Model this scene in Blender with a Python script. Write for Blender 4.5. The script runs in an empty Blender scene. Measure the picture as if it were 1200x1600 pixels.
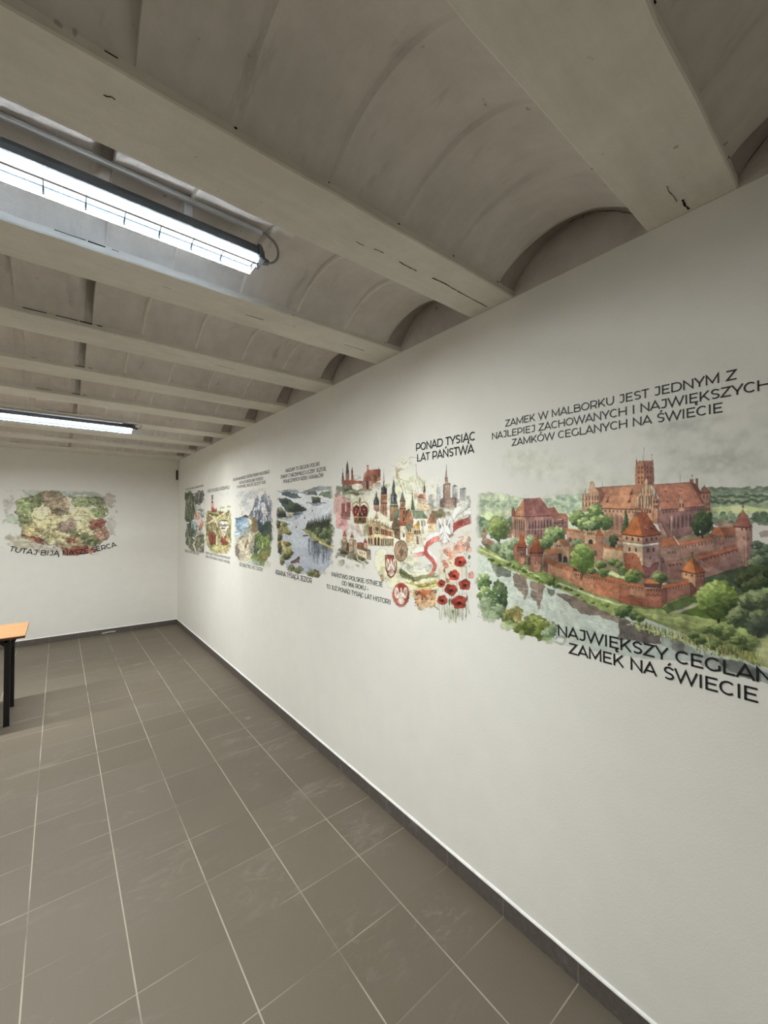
import bpy, bmesh, math
import numpy as np
from mathutils import Matrix, Vector

# tuning: exposure, surface colours, lamp output
EXPOSURE = 1.97
LED_COL, LED_S = (.975, .995, .965), 3.
LAMP_W, LAMP_SPREAD = 12., 172
FROST, FROST_K = (.30, .55, .85, 1), .38
BEAM_A, BEAM_B = (.68, .655, .59), (.83, .805, .74)
VAULT_A, VAULT_B = (.565, .53, .495), (.715, .675, .635)
FLOOR_A, FLOOR_B, FLOOR_C = (.116, .095, .067), (.134, .111, .081), (.148, .125, .094)
GROUT = (.37, .33, .265)
SKIRT_A, SKIRT_B = (.085, .071, .063), (.125, .107, .095)
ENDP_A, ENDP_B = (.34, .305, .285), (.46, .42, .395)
GABLE_A, GABLE_B = (.46, .42, .395), (.60, .56, .53)

SC = bpy.context.scene
COL = SC.collection
# ------------------------------------------------------------------ camera, world, exposure
F_PX, YAW, PITCH, ROLL = 639.628, .6711, .016, -.0006      # solved from the tile grid and the beams
CAM = np.array([0., 0., 1.58308])
XW, YB, HC = 1.408, 6.7856, 2.462                           # right wall, back wall, underside of beams
XL, YF = -3.5, -2.9                                         # walls out of view
_c, _s = math.cos(YAW), math.sin(YAW)
_r = np.array([_c, -_s, 0]); _f = np.array([_s, _c, 0]); _u = np.array([0, 0, 1.])
FW = _f*math.cos(PITCH)+_u*math.sin(PITCH); _u2 = _u*math.cos(PITCH)-_f*math.sin(PITCH)
RT = _r*math.cos(ROLL)+_u2*math.sin(ROLL); UP = _u2*math.cos(ROLL)-_r*math.sin(ROLL)
cam = bpy.data.cameras.new('camera'); cam.sensor_fit = 'HORIZONTAL'; cam.sensor_width = 36.; cam.lens = 36*F_PX/1200; cam.clip_start = .01
camo = bpy.data.objects.new('camera', cam); COL.objects.link(camo)
camo.matrix_world = Matrix([[RT[i], UP[i], -FW[i], CAM[i]] for i in range(3)]+[[0, 0, 0, 1]])
SC.camera = camo
wd = bpy.data.worlds.new('world'); SC.world = wd; wd.use_nodes = True
wd.node_tree.nodes['Background'].inputs[0].default_value = (.8, .85, 1, 1); wd.node_tree.nodes['Background'].inputs[1].default_value = .02
SC.view_settings.view_transform = 'Standard'; SC.view_settings.look = 'None'; SC.view_settings.gamma = 1
SC.view_settings.use_curve_mapping = False
SC.view_settings.exposure = EXPOSURE
SC.cycles.max_bounces = 10; SC.cycles.diffuse_bounces = 8; SC.cycles.transparent_max_bounces = 16
SC.cycles.sample_clamp_indirect = 6; SC.cycles.caustics_reflective = False; SC.cycles.caustics_refractive = False
SC.cycles.use_denoising = True

# ------------------------------------------------------------------ helpers
def wall_uv(w, x, y):
    # point of the photograph -> metres on the right ('R') or back ('B') wall
    d = RT*((x-600)/F_PX)+UP*(-(y-800)/F_PX)+FW
    if w == 'R':
        p = CAM+d*(XW/d[0]); return -p[1], p[2]
    p = CAM+d*(YB/d[1]); return p[0], p[2]
def link(name, me, mat=None, parent=None):
    o = bpy.data.objects.new(name, me); COL.objects.link(o)
    if mat: me.materials.append(mat)
    if parent: o.parent = parent
    return o
def tag(o, label=None, cat=None, group=None, kind=None):
    for k, v in (('label', label), ('category', cat), ('group', group), ('kind', kind)):
        if v: o[k] = v
    return o
def empty(name, loc):
    o = bpy.data.objects.new(name, None); COL.objects.link(o); o.location = loc; o.empty_display_size = .05; return o
class MB:
    def __init__(s): s.v = []; s.f = []
    def add(s, vs, fs):
        n = len(s.v); s.v += [tuple(v) for v in vs]; s.f += [tuple(i+n for i in f) for f in fs]
    def box(s, a, b):
        (x0, y0, z0), (x1, y1, z1) = a, b
        s.add([(x0,y0,z0),(x1,y0,z0),(x1,y1,z0),(x0,y1,z0),(x0,y0,z1),(x1,y0,z1),(x1,y1,z1),(x0,y1,z1)],
              [(0,3,2,1),(4,5,6,7),(0,1,5,4),(1,2,6,5),(2,3,7,6),(3,0,4,7)])
    def prism_x(s, prof, x0, x1):
        n = len(prof)
        s.add([(x0, y, z) for y, z in prof]+[(x1, y, z) for y, z in prof],
              [tuple(range(n))[::-1], tuple(range(n, 2*n))]+[(i, (i+1) % n, n+(i+1) % n, n+i) for i in range(n)])
    def tube(s, pts, r, n=10):
        pts = [Vector(p) for p in pts]; rings = []
        for i, p in enumerate(pts):
            t = (pts[min(i+1, len(pts)-1)]-pts[max(i-1, 0)]).normalized()
            a = t.orthogonal().normalized() if i == 0 else (rings_a-t*rings_a.dot(t)).normalized()
            rings_a = a; b = t.cross(a)
            rings.append([p+(a*math.cos(k*6.28319/n)+b*math.sin(k*6.28319/n))*r for k in range(n)])
        m = len(rings)
        s.add([v for R in rings for v in R], [(i*n+k, i*n+(k+1) % n, (i+1)*n+(k+1) % n, (i+1)*n+k) for i in range(m-1) for k in range(n)]+[tuple(range(n))[::-1], tuple(range((m-1)*n, m*n))])
    def build(s, name, mat, parent=None, bevel=0, smooth=False, origin=None):
        me = bpy.data.meshes.new(name)
        v = s.v if origin is None else [(a-origin[0], b-origin[1], c-origin[2]) for a, b, c in s.v]
        me.from_pydata(v, [], s.f)
        bm = bmesh.new(); bm.from_mesh(me); bmesh.ops.recalc_face_normals(bm, faces=bm.faces); bm.to_mesh(me); bm.free()
        o = link(name, me, mat, parent)
        if origin is not None: o.location = origin
        if bevel:
            b = o.modifiers.new('bevel', 'BEVEL'); b.width = bevel; b.segments = 2; b.limit_method = 'ANGLE'
        if smooth: me.shade_smooth()
        return o
# node helpers
class NT:
    def __init__(s, name):
        s.m = bpy.data.materials.new(name); s.m.use_nodes = True; s.t = s.m.node_tree; s.t.nodes.clear()
        s.out = s.t.nodes.new('ShaderNodeOutputMaterial')
    def n(s, typ, ins=None, **kw):
        nd = s.t.nodes.new('ShaderNode'+typ)
        for k, v in kw.items(): setattr(nd, k, v)
        for k, v in (ins or {}).items():
            if hasattr(v, 'links'): s.t.links.new(v, nd.inputs[k])
            else: nd.inputs[k].default_value = v
        return nd
    def math(s, op, a, b=0., c=0., clamp=False): return s.n('Math', {0: a, 1: b, 2: c}, operation=op, use_clamp=clamp).outputs[0]
    def ramp(s, f, a, b, lo=0., hi=1.): return s.n('MapRange', {0: f, 1: a, 2: b, 3: lo, 4: hi}, clamp=True).outputs[0]
    def mix(s, f, a, b, mode='MIX'):
        nd = s.n('Mix', data_type='RGBA', blend_type=mode)
        for i, v in ((0, f), (6, a), (7, b)):
            if hasattr(v, 'links'): s.t.links.new(v, nd.inputs[i])
            else: nd.inputs[i].default_value = v if i == 0 else (tuple(v)+(1,))[:4]
        return nd.outputs[2]
    def noise(s, vec, scale, detail=3, rough=.5, dist=0.): return s.n('TexNoise', {'Vector': vec, 'Scale': scale, 'Detail': detail, 'Roughness': rough, 'Distortion': dist}).outputs[0]
    def pos(s): return s.n('NewGeometry').outputs['Position']
    def bsdf(s, col, rough=.6, spec=.3, bump=None, bs=.3, bd=.002, metal=0.):
        b = s.n('BsdfPrincipled', {'Base Color': col if hasattr(col, 'links') else (tuple(col)+(1,))[:4], 'Roughness': rough, 'Specular IOR Level': spec, 'Metallic': metal})
        if bump is not None: s.t.links.new(s.n('Bump', {'Height': bump, 'Strength': bs, 'Distance': bd}).outputs[0], b.inputs['Normal'])
        s.t.links.new(b.outputs[0], s.out.inputs[0]); return b
def sr(r, g, b):
    return tuple(float(x/12.92 if x <= .04045 else ((x+.055)/1.055)**2.4) for x in (r/255, g/255, b/255))
def flat(name, col, rough=.5, spec=.4, metal=0., nz=.08, ns=30):
    t = NT(name); k = t.noise(t.n('TexCoord').outputs['Object'], ns, 3)
    t.bsdf(t.mix(t.ramp(k, .3, .7), [c*(1-nz) for c in col], [min(1, c*(1+nz)) for c in col]), rough, spec, metal=metal); return t.m
# ------------------------------------------------------------------ watercolour painter
# The wall prints are painted stroke by stroke as coloured polygons onto a grid of the wall
# surface (metres along the wall x metres up) and stored as pigment on the print's own mesh.
class Print:
    def __init__(s, wall, u0, u1, z0, z1, nx, nz, seed, light):
        s.wall, s.u0, s.u1, s.z0, s.z1, s.nx, s.nz = wall, u0, u1, z0, z1, nx, nz
        s.warp = 0; s.gr = .5; s.sat = 1.; s.gam = 1.; s.tint = (1, 1, 1)
        s.W, s.H = nx*2, nz*2
        s.C = np.zeros((s.H, s.W, 3), np.float32); s.A = np.zeros((s.H, s.W), np.float32)
        s.rng = np.random.RandomState(seed); s.light = light
        s.N1 = s.fbm(7, 4); s.N2 = s.fbm(40, 3); s.N3 = s.fbm(120, 2)
    def fbm(s, cells, octv):
        asp = s.H/s.W; out = np.zeros((s.H, s.W), np.float32); amp = 1; tot = 0
        for o in range(octv):
            cx = max(2, int(cells*2**o)); cy = max(2, int(cx*asp))
            g = s.rng.rand(cy+2, cx+2).astype(np.float32)
            xs = np.linspace(0, cx, s.W, endpoint=False); ys = np.linspace(0, cy, s.H, endpoint=False)
            xi = xs.astype(int); yi = ys.astype(int); fx = xs-xi; fy = ys-yi
            fx = fx*fx*(3-2*fx); fy = (fy*fy*(3-2*fy))[:, None]
            a = g[yi][:, xi]*(1-fx)+g[yi][:, xi+1]*fx; b = g[yi+1][:, xi]*(1-fx)+g[yi+1][:, xi+1]*fx
            out += amp*(a*(1-fy)+b*fy); tot += amp; amp *= .55
        out /= tot
        return np.clip((out-out.mean())/(out.std()*4)+.5, 0, 1)
    def cv(s, pts):
        P = np.array([wall_uv(s.wall, x, y) for x, y in pts])
        return np.stack([(P[:, 0]-s.u0)/(s.u1-s.u0)*s.W, (s.z1-P[:, 1])/(s.z1-s.z0)*s.H], -1)
    def mask(s, q):
        x0 = int(max(0, np.floor(q[:, 0].min())-1)); x1 = int(min(s.W, np.ceil(q[:, 0].max())+2))
        y0 = int(max(0, np.floor(q[:, 1].min())-1)); y1 = int(min(s.H, np.ceil(q[:, 1].max())+2))
        if x1 <= x0 or y1 <= y0: return None
        X = np.arange(x0, x1)+.5; Y = (np.arange(y0, y1)+.5)[:, None]
        m = np.zeros((y1-y0, x1-x0), bool); n = len(q)
        for i in range(n):
            ax, ay = q[i]; bx, by = q[(i+1) % n]
            if ay == by: continue
            m ^= ((Y > ay) != (Y > by)) & (X < (bx-ax)*(Y-ay)/(by-ay)+ax)
        return (slice(y0, y1), slice(x0, x1)), m
    def over(s, sl, col, a):
        A = s.A[sl]; C = s.C[sl]; oa = a+A*(1-a)
        w = (a/np.maximum(oa, 1e-6))[..., None]
        s.C[sl] = col*w+C*(1-w); s.A[sl] = oa
    def fill(s, pts, c, a=1., tex=.10, edge=.16, jit=0., c2=None, d=None, fine=.05):
        pts = np.array(pts, float)
        if jit > 0:
            for _ in range(3):
                nxt = np.roll(pts, -1, 0); L = np.hypot(*(nxt-pts).T)[:, None]
                mid = (pts+nxt)/2+s.rng.randn(len(pts), 2)*np.minimum(jit, L*.16)
                pts = np.stack([pts, mid], 1).reshape(-1, 2)
        q = s.cv(pts); r = s.mask(q)
        if r is None: return
        sl, m = r
        col = np.array(c, np.float32)[None, None]*np.ones(m.shape+(1,), np.float32)
        if c2 is not None:
            e = s.cv(d); v = e[1]-e[0]; yy, xx = np.mgrid[sl[0], sl[1]]
            t = np.clip(((xx-e[0][0])*v[0]+(yy-e[0][1])*v[1])/max(v@v, 1e-6), 0, 1)[..., None]
            col = col*(1-t)+np.array(c2, np.float32)*t
        n = (s.N1[sl]-.5)*2*tex*1.2+(s.N2[sl]-.5)*2*tex+(s.N3[sl]-.5)*2*fine
        if edge > 0 and m.size > 60:
            k = 2; e = m.copy()
            e[k:] &= m[:-k]; e[:-k] &= m[k:]; e[:, k:] &= m[:, :-k]; e[:, :-k] &= m[:, k:]
            n = n-edge*(m & ~e)
        s.over(sl, np.clip(col*(1+n[..., None]), 0, 255), m*np.float32(a))
    def line(s, pts, w, c, a=1., **k):
        pts = np.array(pts, float); n = len(pts)
        t = np.gradient(pts, axis=0) if n > 2 else np.repeat(pts[1:]-pts[:1], 2, 0)
        t = t/np.maximum(np.hypot(*t.T)[:, None], 1e-6); nr = np.stack([-t[:, 1], t[:, 0]], 1)
        ww = np.array(w, float)/2 if np.ndim(w) else np.full(n, w/2)
        k.setdefault('edge', 0)
        s.fill(np.concatenate([pts+nr*ww[:, None], (pts-nr*ww[:, None])[::-1]]), c, a, **k)
    def disc(s, x, y, rx, ry, c, a=1., n=9, rough=.25, **k):
        t = np.arange(n)*2*np.pi/n+s.rng.rand()*6; r = 1+rough*(s.rng.rand(n)-.5)*2
        k.setdefault('edge', 0); k.setdefault('tex', .08)
        s.fill(np.stack([x+rx*r*np.cos(t), y+ry*r*np.sin(t)], 1), c, a, **k)
    def wash(s, x, y, rx, ry, c, a=.5, rag=.6, soft=.5):
        t = np.linspace(0, 6.283, 24, endpoint=False)
        q = s.cv(np.stack([x+rx*1.5*np.cos(t), y+ry*1.5*np.sin(t)], 1)); r = s.mask(q)
        if r is None: return
        sl, m = r; o = s.cv([(x, y), (x+rx, y), (x, y+ry)]); B = np.linalg.inv(np.stack([o[1]-o[0], o[2]-o[0]], 1))
        yy, xx = np.mgrid[sl[0], sl[1]]; dx = xx-o[0][0]; dy = yy-o[0][1]
        rr = np.hypot(B[0, 0]*dx+B[0, 1]*dy, B[1, 0]*dx+B[1, 1]*dy)+(s.N1[sl]-.5)*rag+(s.N2[sl]-.5)*rag*.7
        al = np.clip((1.0-rr)/soft, 0, 1); al = al*al*(3-2*al)*a
        col = np.array(c, np.float32)*(1+((s.N2[sl]-.5)*.16)[..., None])
        s.over(sl, col, al.astype(np.float32))
    def rub(s, x, y, rx, ry, a=1., rag=.6, soft=.6):
        A0 = s.A.copy(); C0 = s.C.copy(); s.A[:] = 0; s.wash(x, y, rx, ry, (0, 0, 0), a, rag, soft)
        s.A = A0*(1-s.A); s.C = C0
    def tree(s, x, y, rx, ry, dark, mid, light, n=90, leaf=.2, trunk=None):
        if trunk: s.line([(x, y), (x+rx*.05, y+ry*1.25)], rx*.14, trunk)
        for i in range(n):
            f = i/n; ang = s.rng.rand()*6.283; rad = np.sqrt(s.rng.rand())
            px = x+rx*rad*np.cos(ang)*.88; py = y+ry*rad*np.sin(ang)*.88
            h = ((x-px)/rx*.55+(y-py)/ry)*.6+.45+s.rng.randn()*.16-.25*(1-f)
            c = np.array(dark)*(1-np.clip(h*2, 0, 1))+np.array(mid)*np.clip(h*2, 0, 1) if h < .5 else np.array(mid)*(2-2*min(h, 1))+np.array(light)*(2*min(h, 1)-1)
            k = leaf*(1.5-f*.95)
            s.disc(px, py, rx*k, ry*k*.9, c*(1+s.rng.randn()*.05), .92 if f < .5 else .8, n=7, rough=.45, tex=.06)
    def conifer(s, x, yt, yb, w, dark, light):
        h = yb-yt; pts = []; n = 7
        for i in range(n+1):
            pts += [(x-w*(i/n)*.5*(.8+.4*s.rng.rand()), yt+h*(i+.6)/(n+1)), (x-w*(i/n)*.3, yt+h*(i+.5)/(n+1))]
        R = []
        for i in range(n+1):
            R += [(x+w*(i/n)*.3, yt+h*(i+.5)/(n+1)), (x+w*(i/n)*.5*(.8+.4*s.rng.rand()), yt+h*(i+.6)/(n+1))]
        s.fill([(x, yt)]+R+pts[::-1], dark, tex=.15)
        s.fill([(x, yt+h*.1), (x-w*.06, yt+h*.9), (x-w*.38, yt+h*.92)], light, .5, edge=0)
    def holes(s, p0, p1, n, w, h, c, a=.9, arch=False):
        for i in range(n):
            f = (i+.5)/n; x = p0[0]+(p1[0]-p0[0])*f; y = p0[1]+(p1[1]-p0[1])*f
            q = [(x-w/2, y+h/2), (x-w/2, y-h/2), (x+w/2, y-h/2), (x+w/2, y+h/2)]
            if arch: q = [(x-w/2, y+h/2), (x-w/2, y-h*.25), (x-w*.25, y-h*.45), (x, y-h/2), (x+w*.25, y-h*.45), (x+w/2, y-h*.25), (x+w/2, y+h/2)]
            s.fill(q, c, a, edge=0, tex=.05)
    def hatch(s, a0, a1, b0, b1, n, w, c, al=.4):
        a0, a1, b0, b1 = map(np.array, (a0, a1, b0, b1))
        for i in range(n):
            f = (i+s.rng.rand()*.7)/n
            s.line([a0+(a1-a0)*f, b0+(b1-b0)*f], w*(.6+.8*s.rng.rand()), c, al*(.5+.7*s.rng.rand()))
    def spatter(s, x0, y0, x1, y1, n, r, cols, a=.6, rough=.5):
        for i in range(n):
            c = cols[s.rng.randint(len(cols))]; q = r*(.4+s.rng.rand()*.9)
            s.disc(x0+(x1-x0)*s.rng.rand(), y0+(y1-y0)*s.rng.rand(), q, q*(.6+.6*s.rng.rand()), c, a, n=7, rough=rough)
    def fade(s, l, r, t, b, rag=.6):
        # ragged, fading paper edges; fractions of the sheet
        y = np.linspace(0, 1, s.H)[:, None]; x = np.linspace(0, 1, s.W)[None]
        n = (s.N1-.5)*rag+(s.N2-.5)*rag*.6
        m = np.ones((s.H, s.W), np.float32)
        for dd, wd in ((x, l), (1-x, r), (y, t), (1-y, b)):
            if wd > 0: m *= np.clip(dd*np.ones_like(m)/wd+n*1.2-.25, 0, 1)
        s.A *= m
    def result(s):
        if s.warp:                                   # let the edges wander a little, as wet paint does
            yy, xx = np.mgrid[0:s.H, 0:s.W]
            M1 = s.fbm(s.W/26, 2); M2 = s.fbm(s.W/26, 2)
            xi = np.clip(np.rint(xx+(M1-.5)*4*s.warp), 0, s.W-1).astype(int); yi = np.clip(np.rint(yy+(M2-.5)*4*s.warp), 0, s.H-1).astype(int)
            s.C = s.C[yi, xi]; s.A = s.A[yi, xi]
            s.C = np.clip(s.C*(1+s.gr*((s.N3-.5)*.22+(s.N2-.5)*.14)[..., None]), 0, 255)
        C = s.C; A = s.A
        P = (C*A[..., None]).reshape(s.nz, 2, s.nx, 2, 3).mean((1, 3)); A2 = A.reshape(s.nz, 2, s.nx, 2).mean((1, 3))
        C2 = P/np.maximum(A2, 1e-4)[..., None]
        g = C2@np.array([.3, .59, .11]); C2 = g[..., None]+(C2-g[..., None])*s.sat
        C2 = 255*(np.clip(C2, 1, 255)/255)**s.gam*np.array(s.tint)
        tl, tr, bl, br = [lin(np.array(k, float)) for k in s.light]
        fx = np.linspace(0, 1, s.nx)[None, :, None]; fy = np.linspace(0, 1, s.nz)[:, None, None]
        L = (tl*(1-fx)+tr*fx)*(1-fy)+(bl*(1-fx)+br*fx)*fy
        R = np.clip(lin(C2)/L*WALL_REFL, .004, .9)
        return R, A2
def lin(c):
    c = np.asarray(c)/255.; return np.where(c <= .04045, c/12.92, ((c+.055)/1.055)**2.4)
WALL_REFL = np.array([.80, .785, .725])
def crop(x0, y0, k, ky=None):
    return lambda *p: [(x0+x*k, y0+y*(ky or k)) for x, y in p]
# colours are sRGB 0-255
BR=(176,120,90); BRD=(140,92,80); BRS=(122,86,82); RO=(178,102,58); ROD=(132,72,46); ROM=(164,102,82); PALE=(196,166,138)
DK=(70,48,44); GD=(58,72,48); GM=(104,122,68); GL=(156,168,104); GP=(150,164,134)
def castle():
    P = Print('R', -1.155, -.09, 1.10, 2.10, 640, 600, 3, [(184,178,165),(160,155,138),(203,202,194),(183,181,168)])
    A = crop(740,760,.191667); B = crop(970,760,.191667); C = crop(880,690,.2); D = crop(740,900,.191667); E = crop(970,900,.191667); S = crop(740,560,.38333)
    one = lambda f, x, y: f((x, y))[0]
    # sky
    for x, y, rx, ry, c, a in ((900,735,170,55,(184,182,168),.45),(1090,720,150,70,(158,158,144),.6),(1180,700,120,90,(148,150,136),.55),(840,725,70,28,(176,176,150),.4),
        (1065,665,70,16,(138,140,136),.6),(1110,655,60,14,(140,142,136),.55),(1020,680,40,12,(146,148,140),.5),(1150,735,70,30,(150,152,136),.5),(810,712,40,14,(172,174,150),.4)):
        P.wash(x, y, rx, ry, c, a*.75, .55, 1.25)
    P.wash(950, 780, 240, 40, (186,184,168), .7, .4, .8)
    # distance
    P.fill(S((5,560),(100,548),(220,572),(420,565),(480,590),(480,700),(0,700)), (176,180,152), .85, jit=2, edge=.06)
    P.fill(S((330,560),(440,556),(450,600),(330,610)), (166,176,154), .7, jit=1.5)
    P.fill(S((930,525),(1080,528),(1230,515),(1230,620),(930,640)), (138,144,120), 1, jit=1, edge=.05)
    for y, c in ((536,(104,114,100)),(548,(120,128,110)),(566,(84,96,80)),(585,(78,92,74))):
        for i in range(26):
            x = 960+i*10; P.disc(*one(S, x, y+P.rng.randn()*4-(x-960)*.02), 4.2, 2.2, c, .75)
    P.fill(S((965,606),(1100,600),(1230,612),(1230,632),(980,640)), (172,176,128), 1, jit=.8, edge=.05)
    for i in range(46):
        P.disc(*one(S, 970+P.rng.rand()*240, 632+P.rng.rand()*34+(P.rng.rand()>.5)*10), 6, 5, [(92,106,84),(112,124,98),(134,142,118),(76,90,72)][i % 4], .85)
    for i in range(40):
        P.disc(*one(A, 50+P.rng.rand()*300, 120+P.rng.rand()*70), 5, 2.6, [(150,160,136),(164,172,148),(134,148,128)][i % 3], .7)
    for i in range(36):
        P.disc(*one(A, 610+P.rng.rand()*260, 90+P.rng.rand()*140), 5, 3, [(150,160,142),(166,172,154),(132,146,130)][i % 3], .7)
    P.fill(A((0,225),(230,200),(240,260),(0,280)), (182,188,150), .9, jit=1, edge=.05)
    for i in range(60):
        P.disc(*one(A, P.rng.rand()*330, 250+P.rng.rand()*150), 6, 5, [(132,148,120),(112,130,100),(150,160,132),(92,112,86)][i % 4], .85)
    # ground inside the walls
    P.fill(A((60,440),(330,560),(560,560),(900,600),(1240,640),(1240,900),(900,780),(560,690),(330,610),(120,520)), (118,126,84), 1, jit=1)
    P.fill(B((300,500),(1240,560),(1240,900),(700,900),(300,760)), (74,84,60), 1, jit=1)
    P.fill(A((560,420),(800,440),(1000,360),(1240,370),(1240,700),(560,640)), (150,128,104), .95, jit=1)
    P.fill(B((-20,380),(1000,380),(1000,700),(700,760),(-20,820)), (132,112,92), 1, jit=1)
    P.fill(E((-40,240),(300,260),(640,330),(1240,420),(1240,760),(900,660),(560,500),(280,420),(-40,330)), (132,138,84), 1, jit=1)
    P.fill(A((330,610),(620,690),(900,800),(1240,930),(1240,1050),(900,930),(600,800),(300,700)), (140,150,92), 1, jit=.6)
    P.fill(B((-20,930),(380,940),(640,860),(660,960),(400,1060),(-20,1020)), (120,132,78), 1, jit=.6)
    # river
    P.fill(S((-12,770),(60,800),(250,905),(500,985),(700,1060),(900,1140),(1250,1290),(1250,1345),(1060,1240),(700,1225),(420,1180),(330,1160),(200,1060),(60,950),(-12,905)), (196,199,194), 1, tex=.022, edge=.02, fine=.02, c2=(166,170,168), d=[(760,880),(1180,1040)])
    # reflections
    def refl(pts, c, a): P.fill(pts, c, a, jit=1.2, edge=.05, tex=.14)
    refl(A((140,600),(310,690),(300,740),(180,720)), (120,124,112), .85)
    refl(A((315,700),(440,730),(445,840),(420,930),(395,880),(330,800)), (142,118,106), .9)
    refl(A((455,770),(590,820),(560,920),(530,1010),(500,930),(460,880)), (140,116,106), .9)
    refl(A((600,830),(665,840),(650,890),(610,880)), (104,112,84), .8)
    refl(A((665,870),(900,910),(1240,1040),(1240,1140),(1000,1050),(880,1040),(700,900)), (132,112,102), .9)
    refl(E((-20,320),(120,380),(330,470),(330,560),(130,545),(-20,520)), (112,100,98), .95)
    refl(E((330,470),(600,590),(700,640),(900,680),(1240,800),(1240,900),(900,800),(760,760),(520,640),(330,560)), (146,150,148), .85)
    refl(E((400,500),(520,520),(510,640),(420,600)), (118,112,112), .7)
    refl(E((740,660),(900,680),(1150,770),(1150,860),(900,780)), (104,104,100), .8)
    for i in range(60):
        x, y = one(A, 80+i*18, 640+i*9+P.rng.rand()*130); P.line([(x, y), (x+8+P.rng.rand()*14, y+3+P.rng.rand()*5)], .7, [(214,216,210),(158,164,164),(176,182,180)][i % 3], .65)
    for i in range(26):
        x, y = one(D, 150+P.rng.rand()*450, 150+P.rng.rand()*240); P.line([(x, y), (x+14, y+4)], .8, (164,178,184), .5)
    P.holes(one(E, 20, 470), one(E, 120, 500), 4, 2.4, 9, (92,84,84), .6)
    # near bank
    P.fill(A((0,470),(80,500),(230,570),(360,630),(470,690),(600,745),(760,800),(900,850),(1010,900),(1240,960),(1240,1080),(1100,1030),(930,960),(800,880),(640,815),(560,800),(420,740),(300,680),(160,620),(110,560),(0,535)), (158,168,104), 1, jit=1.2, edge=.1)
    P.line(A((20,500),(160,565),(300,625),(430,690),(560,745),(700,790),(860,850),(1010,910),(1240,985)), [2,3,3,3.5,3,3,3,3,3], (202,202,156), .9)
    P.line(A((430,662),(395,668),(370,690)), 1.5, (206,202,164), .9)
    for i in range(90):
        f = P.rng.rand(); x = 110+f*1120; y = 560+f*470+18*np.sin(f*20)+P.rng.rand()*26
        P.disc(*one(A, x, y), 3.6, 2.2, [(96,116,56),(122,138,66),(148,156,84),(74,92,48)][i % 4], .8)
    P.fill(A((270,600),(330,600),(400,655),(350,660)), (136,154,88), 1)
    P.fill(A((430,670),(600,715),(700,790),(640,800),(520,730)), (128,146,78), .9, jit=.8)
    P.tree(*one(A, 630, 770), 6.6, 7, (66,82,38), (100,116,50), (140,150,76), 40, .3)
    P.fill(A((640,800),(720,810),(720,835),(650,830)), (84,100,56), .8)
    P.tree(*one(A, 880, 820), 5, 4, (56,70,38), (84,98,50), (110,120,64), 20, .35)
    # west palace
    P.fill(A((310,235),(430,245),(432,430),(350,430),(318,400)), (184,138,116), 1)
    P.fill(A((430,245),(640,232),(650,330),(640,430),(432,440)), (150,108,104), 1)
    P.fill(A((412,100),(418,250),(318,235),(345,200)), (176,112,86), 1, c2=(190,132,104), d=A((412,100),(330,240)))
    P.fill(A((412,100),(545,92),(650,232),(418,250)), (150,96,92), 1)
    P.hatch(*[one(A, *p) for p in ((418,110),(560,100),(425,245),(645,232))], 16, .5, (116,70,70), .5)
    P.holes(one(A, 330, 305), one(A, 420, 315), 5, 2.1, 17, (108,76,74), .9, True); P.holes(one(A, 445, 320), one(A, 640, 305), 8, 2.8, 15, (92,66,72), .9, True)
    P.holes(one(A, 440, 385), one(A, 640, 375), 8, 2.4, 17, (112,80,82), .85)
    P.holes(one(A, 335, 380), one(A, 420, 385), 5, 1.8, 14, (132,94,86), .85)
    P.line(A((315,240),(430,250),(645,236)), 1.2, (98,62,58)); P.line(A((435,352),(640,345)), .8, (190,160,146), .8)
    P.hatch(*[one(A, *p) for p in ((325,260),(640,250),(335,420),(640,430))], 11, .7, (198,160,140), .45)
    P.fill(A((312,240),(312,195),(323,165),(338,195),(338,240)), (150,92,76)); P.line(A((543,92),(543,75)), .5, DK)
    P.fill(A((610,175),(660,168),(720,265),(650,275)), (148,92,84)); P.fill(A((690,225),(750,220),(780,265),(720,275)), (158,98,84))
    P.fill(A((650,275),(770,268),(770,390),(650,400)), (136,96,94)); P.holes(one(A, 655, 300), one(A, 760, 295), 6, 1.6, 3.4, DK); P.holes(one(A, 655, 330), one(A, 760, 325), 5, 1.6, 3.4, (92,62,62))
    P.fill(A((718,270),(735,268),(730,420),(712,420)), (116,80,80))
    P.fill(A((68,370),(85,332),(103,372),(103,470),(72,470)), (172,142,122)); P.fill(A((68,372),(86,332),(106,372)), (150,104,88))
    P.fill(A((105,420),(170,450),(170,500),(105,470)), (176,130,110)); P.fill(A((270,330),(312,325),(312,420),(275,420)), (164,120,106))
    P.tree(*one(A, 205, 345), 18, 19, (82,100,56), (124,138,78), (170,176,110), 110, .2, (84,76,54))
    P.tree(*one(A, 190, 490), 8, 9, (96,114,88), (140,156,122), (184,192,160), 50, .25)
    for x, y, r in ((275,510,12),(330,470,9),(255,540,9),(300,560,8)): P.tree(*one(A, x, y), r, r*1.05, (92,112,84), (138,154,116), (184,192,154), 60, .25)
    # long curtain walls behind
    P.fill(A((750,345),(900,372),(900,470),(770,450)), (172,128,104)); P.fill(A((745,340),(905,362),(905,384),(750,358)), (176,106,74))
    P.holes(one(A, 770, 432), one(A, 890, 452), 3, 5, 8, (112,84,76), .8, True)
    P.fill(A((905,350),(1025,345),(1140,350),(1130,385),(1060,400),(1050,470),(905,470)), (186,148,116)); 
    for i in range(7): P.fill(A((908+i*17,335),(918+i*17,335),(918+i*17,352),(908+i*17,352)), (180,140,110), edge=0)
    P.fill(A((935,470),(938,440),(953,430),(970,440),(972,470)), (74,58,54)); P.holes(one(A, 920, 385), one(A, 990, 385), 4, 2, 4, (104,76,66))
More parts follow.
